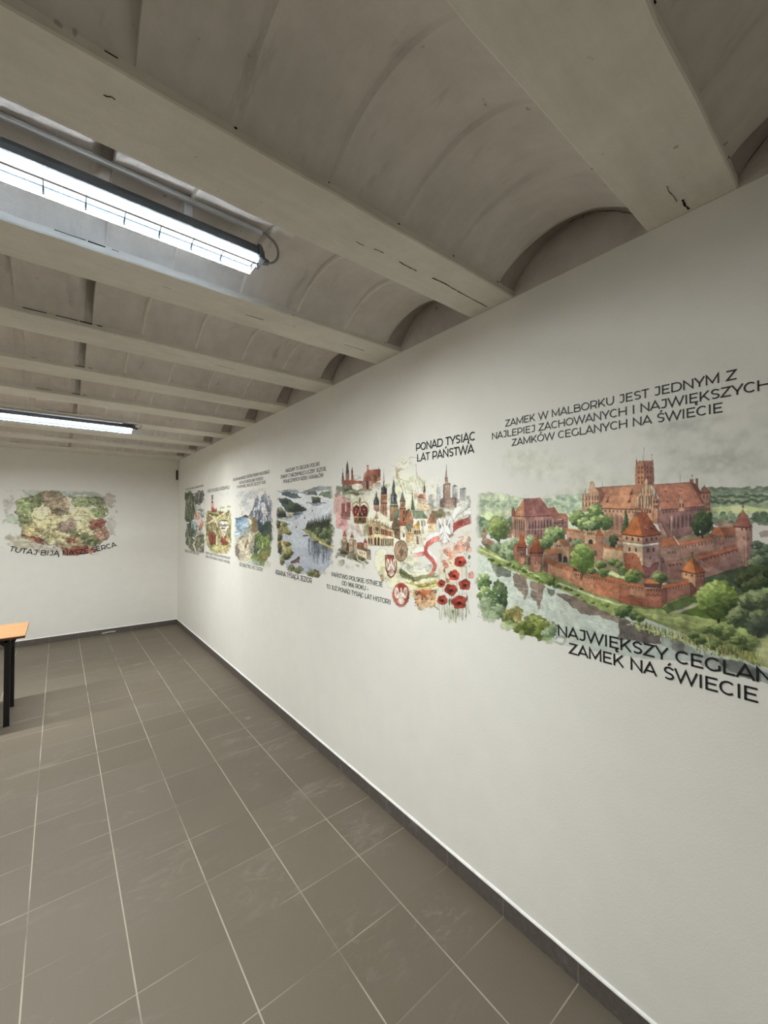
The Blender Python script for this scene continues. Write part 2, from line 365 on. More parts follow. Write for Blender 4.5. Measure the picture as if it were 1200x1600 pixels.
    P.fill(A((995,400),(1055,400),(1052,600),(1000,600)), (162,112,92)); P.fill(A((990,402),(1025,335),(1060,402)), (158,94,64)); P.line(A((1025,335),(1025,318)), .5, DK)
    P.fill(A((1055,480),(1240,510),(1240,620),(1055,600)), (190,156,124)); P.fill(A((1060,474),(1240,505),(1240,528),(1065,500)), (182,108,72))
    P.fill(A((770,490),(1000,470),(1005,510),(780,525)), (168,112,86)); P.fill(A((790,520),(1005,505),(1005,600),(800,600)), (168,126,104)); P.holes(one(A, 940, 545), one(A, 1010, 540), 2, 5, 9, (96,74,68), .8, True)
    P.fill(A((1055,390),(1140,350),(1145,400),(1060,430)), (172,128,106)); P.fill(A((1145,400),(1240,385),(1240,480),(1150,470)), (176,134,112)); P.fill(A((1140,392),(1240,400),(1240,420),(1145,412)), (160,98,74)); P.tree(*one(A, 1140, 445), 7, 9, (52,66,42), (74,90,54), (108,120,76), 50, .28)
    # ---- the high castle
    P.fill(C((285,520),(560,530),(700,540),(705,640),(610,740),(420,730),(300,640)), (184,142,116), 1, c2=(168,124,102), d=C((285,520),(700,700)))
    P.holes(one(C, 285, 540), one(C, 560, 550), 9, 2.0, 3.6, (104,74,64)); P.line(C((282,524),(560,533),(700,545)), 1, (126,82,66))
    P.holes(one(C, 320, 620), one(C, 470, 640), 4, 6.4, 26, (160,116,96), .9, True); P.holes(one(C, 330, 625), one(C, 480, 645), 4, 3.4, 22, (132,98,86), .8, True)
    P.fill(C((568,160),(632,150),(636,345),(563,345),(563,262)), (180,122,94)); P.fill(C((632,150),(703,150),(712,262),(710,335),(636,345)), (140,92,80))
    for x in (568,592,616,640,664,688): P.fill(C((x,148),(x+12,148),(x+12,165),(x,165)), (160,106,84), edge=0)
    for f in (568,694): P.fill(C((f,142),(f+10,142),(f+10,180),(f,180)), (156,104,84))
    for (x, y0, y1) in ((575,118,145),(620,108,150),(632,48,150),(692,100,145),(308,312,350),(175,368,400),(915,258,318),(1103,318,345),(1007,258,290)): P.line(C((x,y0),(x,y1)), .55, (84,66,62))
    P.disc(*one(C,1007,266), 1, 1.4, (84,70,66)); P.disc(*one(C,692,104), 1, 1, (70,56,54))
    for y in (205,240,285,320): P.holes(one(C, 578, y), one(C, 628, y-2), 2, 1.8, 4, (92,58,52), .85); P.holes(one(C, 645, y-2), one(C, 700, y), 2, 1.7, 4, (86,56,54), .75)
    P.hatch(*[one(C, *p) for p in ((640,270),(708,270),(640,330),(708,330))], 6, .8, (96,62,60), .6)
    P.fill(C((285,358),(560,340),(640,338),(570,530),(280,520)), (178,120,94), 1, c2=(190,132,100), d=C((300,360),(400,520)))
    P.hatch(*[one(C, *p) for p in ((300,360),(620,342),(285,515),(570,525))], 30, .5, (148,92,72), .4); P.line(C((285,358),(560,341)), .9, (120,76,62), .8); P.line(C((280,520),(570,530)), 1.2, (108,70,58))
    P.fill(C((245,358),(290,357),(325,405),(338,390),(300,470),(278,500)), (136,88,78))
    for x, y in ((345,455),(515,455),(530,395)): P.fill(C((x-12,y+25),(x+2,y-22),(x+20,y-25),(x+12,y+18)), (150,96,76)); P.fill(C((x-8,y+20),(x+4,y-6),(x+8,y+14)), (92,60,54))
    P.fill(C((150,410),(195,405),(212,320),(225,305),(240,322),(248,360),(278,385),(282,520),(190,525),(186,552),(150,546)), (186,144,116))
    P.hatch(*[one(C, *p) for p in ((155,410),(275,390),(155,540),(278,520))], 12, .8, (138,96,80), .7); P.hatch(*[one(C, *p) for p in ((160,420),(272,400),(160,530),(275,510))], 8, .8, (206,172,142), .6)
    for x in (155,180,205,228,250,270): P.holes(one(C, x-6, 440), one(C, x+6, 440), 1, 1.4, 7, (98,64,56)); P.holes(one(C, x-6, 490), one(C, x+6, 490), 1, 1.4, 7, (98,64,56))
    for x, y in ((153,405),(173,382),(213,315),(226,308),(240,318),(270,378)): P.line(C((x,y),(x,y+26)), 1.2, (150,104,86))
    # east range roof and shaded wall
    P.fill(C((760,530),(930,520),(1112,508),(1115,580),(1010,710),(900,760),(820,748),(735,640)), (136,98,94), 1, c2=(120,86,86), d=C((760,540),(1000,720)))
    P.fill(C((685,338),(1000,316),(1112,500),(930,520),(760,536),(752,450),(716,372)), (168,108,88))
    P.hatch(*[one(C, *p) for p in ((690,340),(1000,320),(762,530),(1105,500))], 30, .5, (128,78,66), .4); P.line(C((685,338),(1000,317)), .9, (112,70,60)); P.line(C((760,537),(930,522),(1112,505)), 1.3, (92,60,56))
    P.fill(C((1000,316),(1042,332),(1078,400),(1110,500),(1085,478),(1040,400)), (130,80,70)); P.fill(C((988,296),(1018,292),(1018,322),(990,320)), (138,88,76)); P.fill(C((1033,288),(1054,288),(1054,355),(1036,350)), (150,98,84))
    for x, y in ((800,375),(912,368),(812,455),(940,450)): P.fill(C((x-22,y-18),(x+6,y-6),(x+26,y+16),(x-2,y+18)), (184,130,106)); P.fill(C((x-8,y+4),(x+22,y+16),(x,y+18)), (92,60,54))
    P.fill(C((870,470),(880,430),(912,412),(905,470)), (168,110,88)); P.fill(C((900,545),(905,440),(913,413),(942,455),(948,545)), (172,124,104)); P.holes(one(C, 905, 500), one(C, 945, 500), 2, 1.8, 7, DK)
    P.holes(one(C, 770, 552), one(C, 900, 545), 5, 1.8, 3, (84,58,56)); P.holes(one(C, 955, 540), one(C, 1105, 525), 7, 1.8, 3, (84,58,56))
    P.holes(one(C, 820, 640), one(C, 1010, 610), 6, 3.2, 20, (90,66,70), .85, True); P.hatch(*[one(C, *p) for p in ((835,580),(1000,570),(840,740),(1000,700))], 6, 1, (164,124,112), .5)
    P.fill(C((835,575),(858,573),(850,740),(838,745)), (164,126,112)); P.fill(C((735,640),(765,625),(822,745),(770,725)), (158,118,106)); P.line(C((765,625),(822,745)), .9, (80,58,58))
    P.fill(C((1070,400),(1148,396),(1150,575),(1112,572),(1108,500),(1078,440)), (156,110,96)); P.fill(C((1103,338),(1066,404),(1152,400)), (150,92,76)); P.line(C((1066,404),(1152,400)), 1, DK, .7)
    P.holes(one(C, 1085, 430), one(C, 1140, 428), 2, 1.8, 5, DK); P.holes(one(C, 1112, 490), one(C, 1148, 488), 2, 1.6, 5, (92,62,58)); P.holes(one(C, 1112, 530), one(C, 1148, 528), 2, 1.6, 5, (92,62,58))
    # middle gable
    P.fill(C((560,540),(566,450),(600,400),(612,370),(640,300),(650,285),(662,320),(692,375),(716,440),(705,545)), (196,160,128))
    for x, y0 in ((575,450),(590,420),(612,372),(632,325),(662,325),(682,375),(700,400)): P.line(C((x,y0),(x,535)), 1.5, (150,100,82)); P.line(C((x,y0-32),(x,y0)), 1, (150,108,88))
    for x in (602,622,648,672,690): P.holes(one(C, x-5, 470), one(C, x+5, 470), 1, 1.8, 20, (98,66,58)); P.line(C((x+7,400+abs(x-648)*.8),(x+7,525)), 1, (214,184,150), .8)
    P.fill(C((560,518),(690,525),(690,542),(560,538)), (150,100,80)); P.holes(one(C, 605, 545), one(C, 690, 550), 4, 2, 4, DK)
    P.fill(C((698,445),(745,442),(755,465),(752,620),(738,645),(700,640)), (176,124,98)); P.fill(C((738,445),(755,465),(752,620),(738,645)), (138,94,82)); P.fill(C((720,365),(712,445),(735,445)), (158,104,84))
    for y in (470,510): P.holes(one(C, 705, y), one(C, 740, y), 2, 1.8, 5, DK)
    P.line(C((698,500),(755,500)), .8, (112,74,62))
    P.tree(*one(C, 1085, 640), 16, 21, (44,58,40), (64,80,50), (96,108,66), 120, .2, (50,44,36))
    P.conifer(*one(C, 492, 500), one(C, 0, 725)[1], 17, (52,74,46), (92,110,62))
    for x, y, r in ((115,600,13),(245,560,14),(320,625,13),(250,640,11),(165,645,11)): P.tree(*one(C, x, y), r, r*1.02, (66,88,52), (112,130,74), (172,180,122), 90, .22)
    P.tree(*one(C, 200, 650), 9, 7, (116,132,92), (150,162,112), (186,192,142), 50, .25)
    # trees by the palace and inner yard
    for x, y, r in ((640,400,13),(600,450,10),(690,390,11),(560,480,9)): P.tree(*one(A, x, y), r, r*1.05, (70,90,56), (112,130,80), (164,174,120), 80, .22)
    P.tree(*one(A, 465, 435), 7, 8, (110,126,92), (144,158,120), (180,188,150), 40, .28)
    P.tree(*one(A, 845, 460), 9, 6, (96,112,80), (124,136,98), (156,164,122), 40, .3)
    # gate and twin towers
    P.fill(A((575,515),(690,500),(710,545),(590,560)), (172,112,76)); P.fill(A((575,560),(690,550),(690,620),(580,610)), (150,108,92)); P.fill(A((690,550),(715,545),(720,620),(695,615)), (64,56,62))
    P.fill(A((665,470),(695,430),(730,490),(780,485),(775,620),(720,620),(715,520),(668,500)), (176,136,110)); P.fill(A((695,430),(745,425),(785,480),(725,490)), (168,108,78)); P.holes(one(A, 670, 485), one(A, 715, 485), 2, 2, 3.4, DK)
    P.fill(A((728,620),(730,580),(748,565),(764,580),(766,620)), (62,58,66)); P.fill(A((780,530),(805,525),(805,600),(782,600)), (120,88,78))
    P.fill(A((322,480),(360,470),(360,600),(330,590)), (168,108,86))
    P.fill(A((436,480),(470,470),(460,690),(440,640)), (150,112,98)); P.fill(A((442,640),(445,580),(460,565),(465,640)), (88,74,74))
    for (x0, x1, yt, ym, yb, xa) in ((355,435,362,490,640,393),(455,568,388,535,700,508)):
        w = x1-x0
        P.fill(A((x0+w*.06,ym-4),(x1-w*.06,ym-4),(x1-w*.08,yb-6),(x0+w*.5,yb+4),(x0+w*.1,yb-8)), (172,112,92), 1, c2=(126,82,76), d=A((x0+w*.3,ym),(x1,ym)))
        P.fill(A((x0+w*.3,yb-w*.75),(x0+w*.75,yb-w*.7),(x0+w*.7,yb-4),(x0+w*.35,yb-4)), (196,152,126), .7, jit=.8, edge=0)
        P.fill(A((x0,ym),(xa,yt),(x1,ym),(x1-w*.2,ym+7),(x0+w*.25,ym+7)), (198,112,60), 1, c2=(136,70,44), d=A((xa-w*.1,yt),(xa+w*.5,ym)))
        P.fill(A((x0,ym),(x0+w*.25,ym+7),(x1-w*.2,ym+7),(x1,ym),(x1,ym+14),(x0,ym+14)), (96,58,48)); P.holes(one(A, x0+4, ym+24), one(A, x1-4, ym+24), 6, 1.4, 2.6, (84,58,54)); P.line(A((x0+6,ym+34),(x1-6,ym+34)), .7, (110,70,62)); P.line(A((xa,yt),(xa,yt-24)), .6, DK)
        P.holes(one(A, x0+w*.3, ym+w*.8), one(A, x0+w*.8, ym+w*.8), 2, 1.4, 4, (90,60,58))
    # river curtain wall
    P.fill(A((568,600),(610,615),(820,690),(990,745),(1240,790),(1240,945),(985,880),(700,745),(600,705),(572,690)), (200,144,112), 1, c2=(184,118,88), d=A((600,640),(1200,850)))
    P.fill(A((985,750),(1240,795),(1240,945),(985,880)), (184,114,84), .9)
    P.fill(A((565,585),(625,600),(830,670),(1010,715),(1240,765),(1240,795),(1000,742),(820,692),(610,630),(568,605)), (178,106,70))
    P.fill(A((568,605),(605,630),(605,705),(572,690)), (134,92,82))
    P.holes(one(A, 620, 640), one(A, 815, 700), 10, 1.4, 2.4, (112,70,60)); P.holes(one(A, 900, 735), one(A, 1230, 805), 14, 1.4, 2.6, (104,66,56)); P.holes(one(A, 700, 735), one(A, 1150, 850), 7, 1, 2.6, (132,84,70), .7)
    for i in range(24): 
        x, y = one(A, 640+i*24, 690+i*9.2+P.rng.rand()*60-20); P.line([(x,y),(x+6,y+1.5)], 1, [(160,98,76),(210,160,128)][i % 2], .4)
    P.fill(A((818,690),(895,700),(885,770),(825,745)), (186,128,100)); P.fill(A((815,665),(850,632),(905,678),(895,690)), (184,112,78)); P.fill(A((812,665),(900,690),(900,706),(815,688)), (92,58,50)); P.holes(one(A, 825, 715), one(A, 880, 730), 3, 1.8, 3, DK); P.fill(A((870,690),(890,695),(885,770),(870,760)), (128,84,74))
    P.tree(*one(A, 890, 590), 20, 21, (82,104,46), (124,146,70), (182,194,120), 150, .18, (84,86,54))
    P.tree(*one(A, 880, 510), 13, 9, (112,136,64), (146,164,88), (190,198,128), 60, .24)
    P.fill(A((980,660),(1100,680),(1240,740),(1240,770),(1100,720),(990,690)), (190,190,140), .9, jit=.8)
    for x, y, r, q in ((1140,620,8,0),(1035,640,9,1),(960,690,7,1),(1060,700,9,1),(1190,640,7,0)): P.tree(*one(A, x, y), r, r*.75, (70,86,50), (110,126,70), (150,160,98), 50, .28)
    # ---- round bastion and south walls (crop B)
    P.fill(B((-8,790),(50,800),(190,830),(330,830),(380,830),(560,780),(570,870),(375,950),(330,990),(230,990),(60,960),(-8,945)), (172,106,82), 1, c2=(158,98,82), d=B((0,850),(500,850)))
    P.fill(B((60,820),(195,835),(195,910),(60,885)), (188,134,108), .8); P.fill(B((-8,890),(100,890),(200,920),(190,985),(60,960),(-8,945)), (152,84,62), .7, jit=1.5)
    P.fill(B((375,835),(570,785),(570,880),(375,935)), (158,104,92)); P.fill(B((330,840),(375,835),(375,950),(335,985)), (136,86,76))
    P.fill(B((-8,770),(40,775),(200,800),(195,830),(40,806),(-8,798)), (186,112,78)); P.fill(B((340,800),(460,780),(545,750),(575,775),(560,790),(370,832),(340,830)), (180,104,68))
    P.holes(one(B, 60, 825), one(B, 190, 845), 5, 1.4, 3, (98,62,54)); P.holes(one(B, 390, 845), one(B, 560, 800), 7, 1.6, 3, (98,62,54)); P.holes(one(B, 210, 845), one(B, 330, 845), 5, 2, 3.6, (92,58,52))
    P.fill(B((190,790),(340,795),(335,830),(195,825)), (112,72,60)); P.fill(B((185,775),(240,748),(300,750),(345,795),(200,795)), (186,110,70)); P.line(B((205,890),(230,878),(245,893),(265,880),(280,895),(300,882),(330,895)), 1.3, (112,66,54))
    P.holes(one(B, 230, 940), one(B, 330, 940), 2, 1.2, 3, (110,68,56), .7)
    P.line(B((20,820),(70,810)), .8, (210,160,130), .5)
    # south-east curtain walls
    P.fill(B((320,470),(480,480),(500,600),(490,760),(400,750),(320,640)), (150,114,104)); P.fill(B((318,425),(430,408),(490,480),(330,500)), (164,100,70)); P.line(B((430,405),(480,480)), 1.6, (204,176,156))
    P.fill(B((480,485),(760,440),(765,520),(600,560),(490,600)), (154,114,102)); P.fill(B((470,455),(740,410),(770,430),(485,488)), (178,104,80)); P.holes(one(B, 490, 500), one(B, 755, 455), 10, 1.5, 3, (92,62,58))
    P.fill(B((370,610),(500,590),(530,640),(380,640)), (146,104,92)); P.fill(B((370,640),(530,620),(500,760),(375,750)), (140,98,92)); P.holes(one(B, 390, 645), one(B, 500, 630), 4, 2, 3, DK); P.holes(one(B, 380, 540), one(B, 450, 535), 4, 2.4, 4, (110,74,66)); P.fill(B((320,580),(345,575),(370,650),(370,750),(330,700)), (120,86,84)); P.holes(one(B, 330, 620), one(B, 355, 615), 2, 1.4, 3, DK)
    P.fill(B((640,590),(1000,500),(1000,650),(690,750),(640,680)), (152,112,106), 1); P.fill(B((660,600),(830,560),(800,640),(680,660)), (146,92,76), .6, jit=1)
    P.fill(B((600,570),(960,475),(1000,500),(640,598)), (172,98,76)); P.holes(one(B, 660, 605), one(B, 990, 515), 11, 1.8, 3.2, (88,58,56)); P.line(B((640,600),(1000,505)), 1, (100,64,58))
    P.fill(B((770,410),(850,410),(955,395),(960,470),(845,500),(800,540),(770,520)), (150,110,102)); P.fill(B((800,410),(845,408),(845,510),(800,540)), (166,118,104)); P.fill(B((715,405),(765,330),(810,335),(870,400)), (176,104,74)); P.fill(B((810,335),(930,330),(960,385),(850,412)), (142,88,66)); P.holes(one(B, 850, 420), one(B, 955, 405), 5, 1.6, 3, DK); P.holes(one(B, 805, 470), one(B, 840, 465), 2, 1.6, 4, (90,60,58))
    P.fill(B((755,300),(800,285),(920,300),(920,335),(800,340)), (150,116,98), .9, jit=.6); P.fill(B((1130,380),(1240,330),(1240,400),(1150,420)), (152,122,104), .7, jit=1)
    P.fill(B((930,330),(1030,335),(1035,655),(1000,655),(940,470)), (168,128,114)); P.fill(B((1030,335),(1072,330),(1075,660),(1035,655)), (142,104,98)); P.fill(B((995,185),(915,325),(1030,338),(1075,328)), (156,98,82), 1, c2=(124,74,66), d=B((960,260),(1050,300))); P.line(B((915,327),(1030,340),(1075,329)), 1.3, (74,50,48)); P.line(B((995,130),(995,190)), 1, (60,48,50)); P.disc(*one(B, 995, 165), 1.4, 1.6, (70,54,52))
    P.holes(one(B, 970, 350), one(B, 1070, 350), 3, 1.8, 4, DK); P.holes(one(B, 985, 420), one(B, 1060, 430), 2, 1.8, 5, (92,64,62)); P.line(B((1005,480),(1010,650)), 1, (120,84,82))
    # corner tower by the bastion
    P.fill(B((500,690),(610,710),(612,860),(570,900),(565,790),(545,755),(500,745)), (192,140,108)); P.fill(B((610,710),(685,700),(680,800),(620,850),(612,880)), (142,92,78)); P.fill(B((560,790),(575,780),(612,830),(612,900),(568,900)), (120,76,68)); P.fill(B((580,570),(490,688),(610,712),(615,640)), (188,112,64)); P.fill(B((580,570),(690,695),(612,712)), (150,84,52)); P.line(B((486,690),(610,715),(692,698)), 1.4, (88,54,44)); P.line(B((583,540),(583,572)), 1, (60,44,42)); P.disc(*one(B, 583, 545), 1.2, 1.6, (60,44,42)); P.holes(one(B, 510, 715), one(B, 605, 730), 2, 2.2, 3.4, DK); P.holes(one(B, 620, 735), one(B, 680, 728), 3, 1.6, 3.4, DK)
    # square fore tower
    P.fill(B((12,388),(180,410),(183,755),(25,715)), (196,162,136)); P.fill(B((180,410),(320,390),(312,650),(250,725),(183,755)), (146,112,108)); P.fill(B((22,545),(110,548),(160,580),(165,640),(182,660),(183,755),(25,715)), (166,96,70), .95, jit=1.2); P.fill(B((25,635),(70,630),(90,680),(60,720),(25,715)), (136,74,54), .8, jit=1); P.fill(B((183,640),(240,660),(312,610),(312,650),(250,725),(183,755)), (118,72,72), .9, jit=1)
    P.fill(B((12,392),(180,412),(180,470),(14,450)), (188,142,112)); P.fill(B((180,412),(320,392),(318,455),(180,472)), (142,100,92)); P.fill(B((15,452),(180,474),(180,490),(16,466)), (214,206,188), edge=0); P.fill(B((180,474),(308,457),(308,471),(180,490)), (186,178,172), edge=0)
    P.holes(one(B, 25, 418), one(B, 165, 436), 3, 2.8, 5.4, (86,54,48), .9, True); P.holes(one(B, 190, 438), one(B, 310, 420), 3, 2.8, 5.4, (78,52,52), .9, True); P.holes(one(B, 45, 508), one(B, 150, 520), 2, 2.8, 6.4, (92,60,54), .9, True); P.holes(one(B, 200, 522), one(B, 290, 512), 2, 2.8, 6.8, (78,54,56), .9, True); P.holes(one(B, 85, 575), one(B, 110, 578), 1, 2, 5, (130,76,60)); P.holes(one(B, 230, 580), one(B, 255, 578), 1, 2, 5, (92,64,66))
    P.fill(B((115,212),(205,207),(255,290),(328,388),(180,412)), (138,76,54)); P.fill(B((128,212),(180,412),(5,388),(70,310),(108,240)), (196,122,66), 1, c2=(176,96,52), d=B((120,220),(120,400))); P.hatch(*[one(B, *p) for p in ((118,225),(132,225),(20,388),(178,408))], 12, .5, (150,80,44), .5); P.hatch(*[one(B, *p) for p in ((150,215),(205,212),(190,408),(320,386))], 12, .5, (104,54,42), .5)
    P.line(B((5,390),(180,414),(328,390)), 1.5, (84,50,42)); P.fill(B((110,205),(130,200),(132,245),(112,240)), (140,104,86))
    for x, y in ((200,330),(248,320)): P.fill(B((x-12,y-18),(x+4,y-6),(x+24,y+26),(x+2,y+28)), (160,104,80)); P.fill(B((x-2,y+12),(x+20,y+26),(x+2,y+28)), (70,42,38))
    P.line(B((330,420),(345,410)), 1, DK, .4)
    P.tree(*one(B, 105, 730), 14, 11, (72,92,48), (112,132,66), (168,178,108), 80, .24); P.tree(*one(B, 320, 745), 12, 8, (70,84,52), (104,118,70), (148,156,100), 60, .26); P.tree(*one(B, 10, 690), 6, 8, (76,92,54), (104,120,70), (140,150,92), 40, .28)
    # south meadow, trees, reeds
    P.fill(B((680,750),(1000,655),(1240,640),(1240,900),(680,860)), (84,96,70), 1, jit=1)
    P.fill(B((375,960),(480,925),(610,880),(650,930),(1240,1000),(1240,1240),(800,1200),(400,1130),(60,1000),(60,970),(230,995),(330,1000)), (150,160,98), 1, jit=1)
    P.fill(B((330,1000),(380,960),(480,920),(610,900),(625,950),(480,1000),(400,1030)), (86,102,56), .9, jit=1); P.fill(B((390,1030),(610,955),(640,965),(470,1040)), (168,160,140), 1); P.fill(B((480,1040),(640,970),(900,1060),(850,1100),(700,1080)), (90,112,46), 1, jit=1)
    for x, y, r in ((1000,760,15),(1100,700,17),(1180,760,18),(1050,820,14),(1210,680,16),(1120,800,16)): P.tree(*one(B, x, y), r, r*.8, (46,58,36), (74,86,50), (112,116,70), 70, .24)
    for x, y, r in ((1120,560,14),(1200,520,14),(1180,600,12),(1110,480,10),(1230,580,12)): P.tree(*one(B, x, y), r, r*.7, (62,74,60), (84,98,78), (118,128,100), 50, .26)
    for x, y, r in ((1090,620,9),(1120,590,8)): P.tree(*one(B, x, y), r, r*.7, (98,110,84), (132,142,110), (164,168,130), 40, .3)
    P.tree(*one(E, 790, 190), 33, 30, (70,86,34), (122,142,62), (186,196,116), 260, .15, (54,52,34)); P.tree(*one(E, 720, 150), 20, 17, (112,134,60), (156,172,88), (202,208,138), 90, .2); P.tree(*one(E, 870, 230), 18, 16, (60,74,34), (92,110,50), (136,150,80), 80, .22)
    for x, y, r in ((1000,330,22),(1100,260,26),(1180,330,26),(1060,190,20),(1170,190,22),(940,340,16)): P.tree(*one(E, x, y), r, r*.85, (64,76,52), (108,120,80), (160,166,118), 120, .18)
    P.tree(*one(E, 1150, 400), 26, 18, (56,66,54), (80,90,70), (112,120,92), 80, .24)
    for x, y, r in ((40,280,11),(110,320,9),(0,300,9),(160,345,7)): P.tree(*one(E, x, y), r, r*.8, (58,76,42), (92,112,60), (138,150,92), 60, .26)
    P.fill(E((90,290),(400,320),(640,370),(850,400),(900,420),(700,420),(300,350)), (178,180,118), .8, jit=1)
    for i in range(420):
        f = P.rng.rand(); x = 120+f*1060; y = 400+f*300+P.rng.rand()*46-(0 if f < .45 else 30)*P.rng.rand(); h = 30+P.rng.rand()*50
        c = [(170,166,104),(132,140,72),(92,108,52),(196,184,128),(66,84,40),(166,146,92)][P.rng.randint(6)]
        p = one(E, x, y); q = one(E, x+P.rng.randn()*10, y-h); P.line([p, q], [1.6, .5], c, .8, tex=.05)
    for x, y, r in ((860,470,19),(780,440,14),(1050,560,18),(960,520,14),(690,440,11),(640,520,12),(760,560,13),(840,600,12),(590,480,10)): P.tree(*one(E, x, y), r, r*.6, (66,80,44), (110,124,70), (156,164,106), 80, .22)
    for i in range(160):
        f = P.rng.rand(); x = 600+f*580; y = 560+f*130+P.rng.rand()*60; c = [(176,168,104),(120,128,66),(84,98,48),(150,132,80)][P.rng.randint(4)]
        P.line([one(E, x, y), one(E, x+P.rng.randn()*14, y-50*P.rng.rand()-20)], [1.8, .5], c, .8)
    for i in range(60):
        f = P.rng.rand(); P.disc(*one(E, 60+f*900, 370+f*310+P.rng.rand()*26), 2.2, .9, (184,190,140), .85)
    P.wash(1200, 1020, 30, 26, (188,184,140), .6)
    # left foreground shrubs hanging into the water
    for x, y, rx, ry, k in ((80,50,13,14,0),(95,150,14,14,0),(210,170,14,26,1),(140,290,14,12,2),(110,230,12,12,2),(200,290,14,13,2),(300,330,15,13,3),(345,300,12,10,3),(500,400,22,17,4),(560,440,20,17,4),(430,420,15,13,4),(610,470,11,11,2),(380,420,12,9,4),(650,430,7,11,2)):
        pal = [((70,94,60),(112,132,82),(168,180,124)),((56,76,52),(84,104,66),(112,130,86)),((92,110,84),(128,142,110),(164,174,142)),((84,94,40),(118,124,62),(170,156,100)),((76,88,34),(112,122,54),(150,156,90))][k]
        P.tree(*one(D, x, y), rx, ry, *pal, 120, .16)
    for i in range(60):
        x = 330+P.rng.rand()*60; P.line([one(D, x, 370), one(D, x+P.rng.randn()*14, 270+P.rng.rand()*30)], [1, .4], [(178,156,104),(132,116,74)][i % 2], .7)
    for x, y, rx, ry, c in ((90,250,16,13,(160,172,144)),(130,320,16,10,(168,178,150)),(280,400,18,9,(160,172,116)),(390,470,9,12,(156,170,112)),(600,520,26,9,(150,166,118)),(700,520,14,8,(140,152,140))): P.wash(*one(D, x, y), rx, ry, c, .75, .8, .4)
    for i in range(40): x = 670+P.rng.rand()*90; P.line([one(D, x, 540), one(D, x+P.rng.randn()*26, 470+P.rng.rand()*50)], .7, (110,124,128), .6)
    P.spatter(*one(D, 30, 150), *one(D, 200, 400), 40, 1.3, [(120,138,104),(150,164,130)], .6)
    for x, y, rx, ry in ((905,1012,30,10),(960,1032,40,10),(1020,1045,40,10),(1075,1058,40,10),(1140,1075,45,14),(1200,1085,45,18),(870,1000,20,6)): P.rub(x, y, rx, ry, 1, .9, .9)
    P.fade(.03, .05, .0, .0, .9); P.warp = .35; P.gr = .2; P.sat = .76; P.gam = 1.22; P.tint = (.975, 1.0, .945)
    return P

def eagle(P, f, c, w, wh, gold=None):
    # heraldic spread eagle, f maps unit box (-1..1, -1..1) to the photo
    for sx in (-1, 1):
        P.fill(f((sx*.12,-.25),(sx*.3,-.35),(sx*.42,-.75),(sx*.62,-.92),(sx*.85,-.8),(sx*.98,-.45),(sx*.95,-.05),(sx*.8,.25),(sx*.5,.35),(sx*.2,.2)), c, 1, edge=.12)
        for i in range(7):
            a = -.9+i*.32; x0, y0 = sx*.42, -.3; r = .58+.08*(i % 2)
            P.line(f((x0, y0), (x0+sx*r*np.cos(a)*.95, y0+r*np.sin(a)*1.05)), w, wh, .8)
        P.fill(f((sx*.1,.2),(sx*.3,.3),(sx*.5,.62),(sx*.62,.7),(sx*.55,.78),(sx*.4,.7),(sx*.15,.4)), c, 1)
        P.line(f((sx*.1,.45),(sx*.28,.75),(sx*.2,.9)), w*1.6, c)
    P.fill(f((-.16,-.3),(-.1,-.62),(-.16,-.72),(-.06,-.88),(.08,-.84),(.14,-.62),(.16,-.3),(.18,.2),(.08,.5),(.2,.85),(0,1.),(-.2,.85),(-.08,.5),(-.18,.2)), c, 1, edge=.14)
    if gold: P.fill(f((-.14,-.86),(-.12,-1.02),(0,-.94),(.12,-1.02),(.12,-.84)), gold); P.fill(f((-.1,-.8),(-.24,-.74),(-.1,-.72)), gold)
    P.line(f((0,-.2),(0,.4)), w, wh, .5); P.line(f((-.1,-.1),(0,.05),(.1,-.1)), w, wh, .4)
def poppy(P, x, y, r, k=0):
    R = [(176,52,38),(196,70,48),(160,44,34)]
    for i in range(5):
        a = i*1.257+k; P.disc(x+r*.5*np.cos(a), y+r*.45*np.sin(a), r*.62, r*.58, R[i % 3], .95, n=11, rough=.14, edge=.18, tex=.14)
    P.disc(x+r*.1, y-r*.25, r*.45, r*.3, (208,92,66), .7); P.disc(x, y+r*.12, r*.26, r*.22, (46,30,34), 1)
    for i in range(8): a = i*.8; P.disc(x+r*.33*np.cos(a), y+r*.12+r*.28*np.sin(a), r*.06, r*.06, (40,28,30), .8)
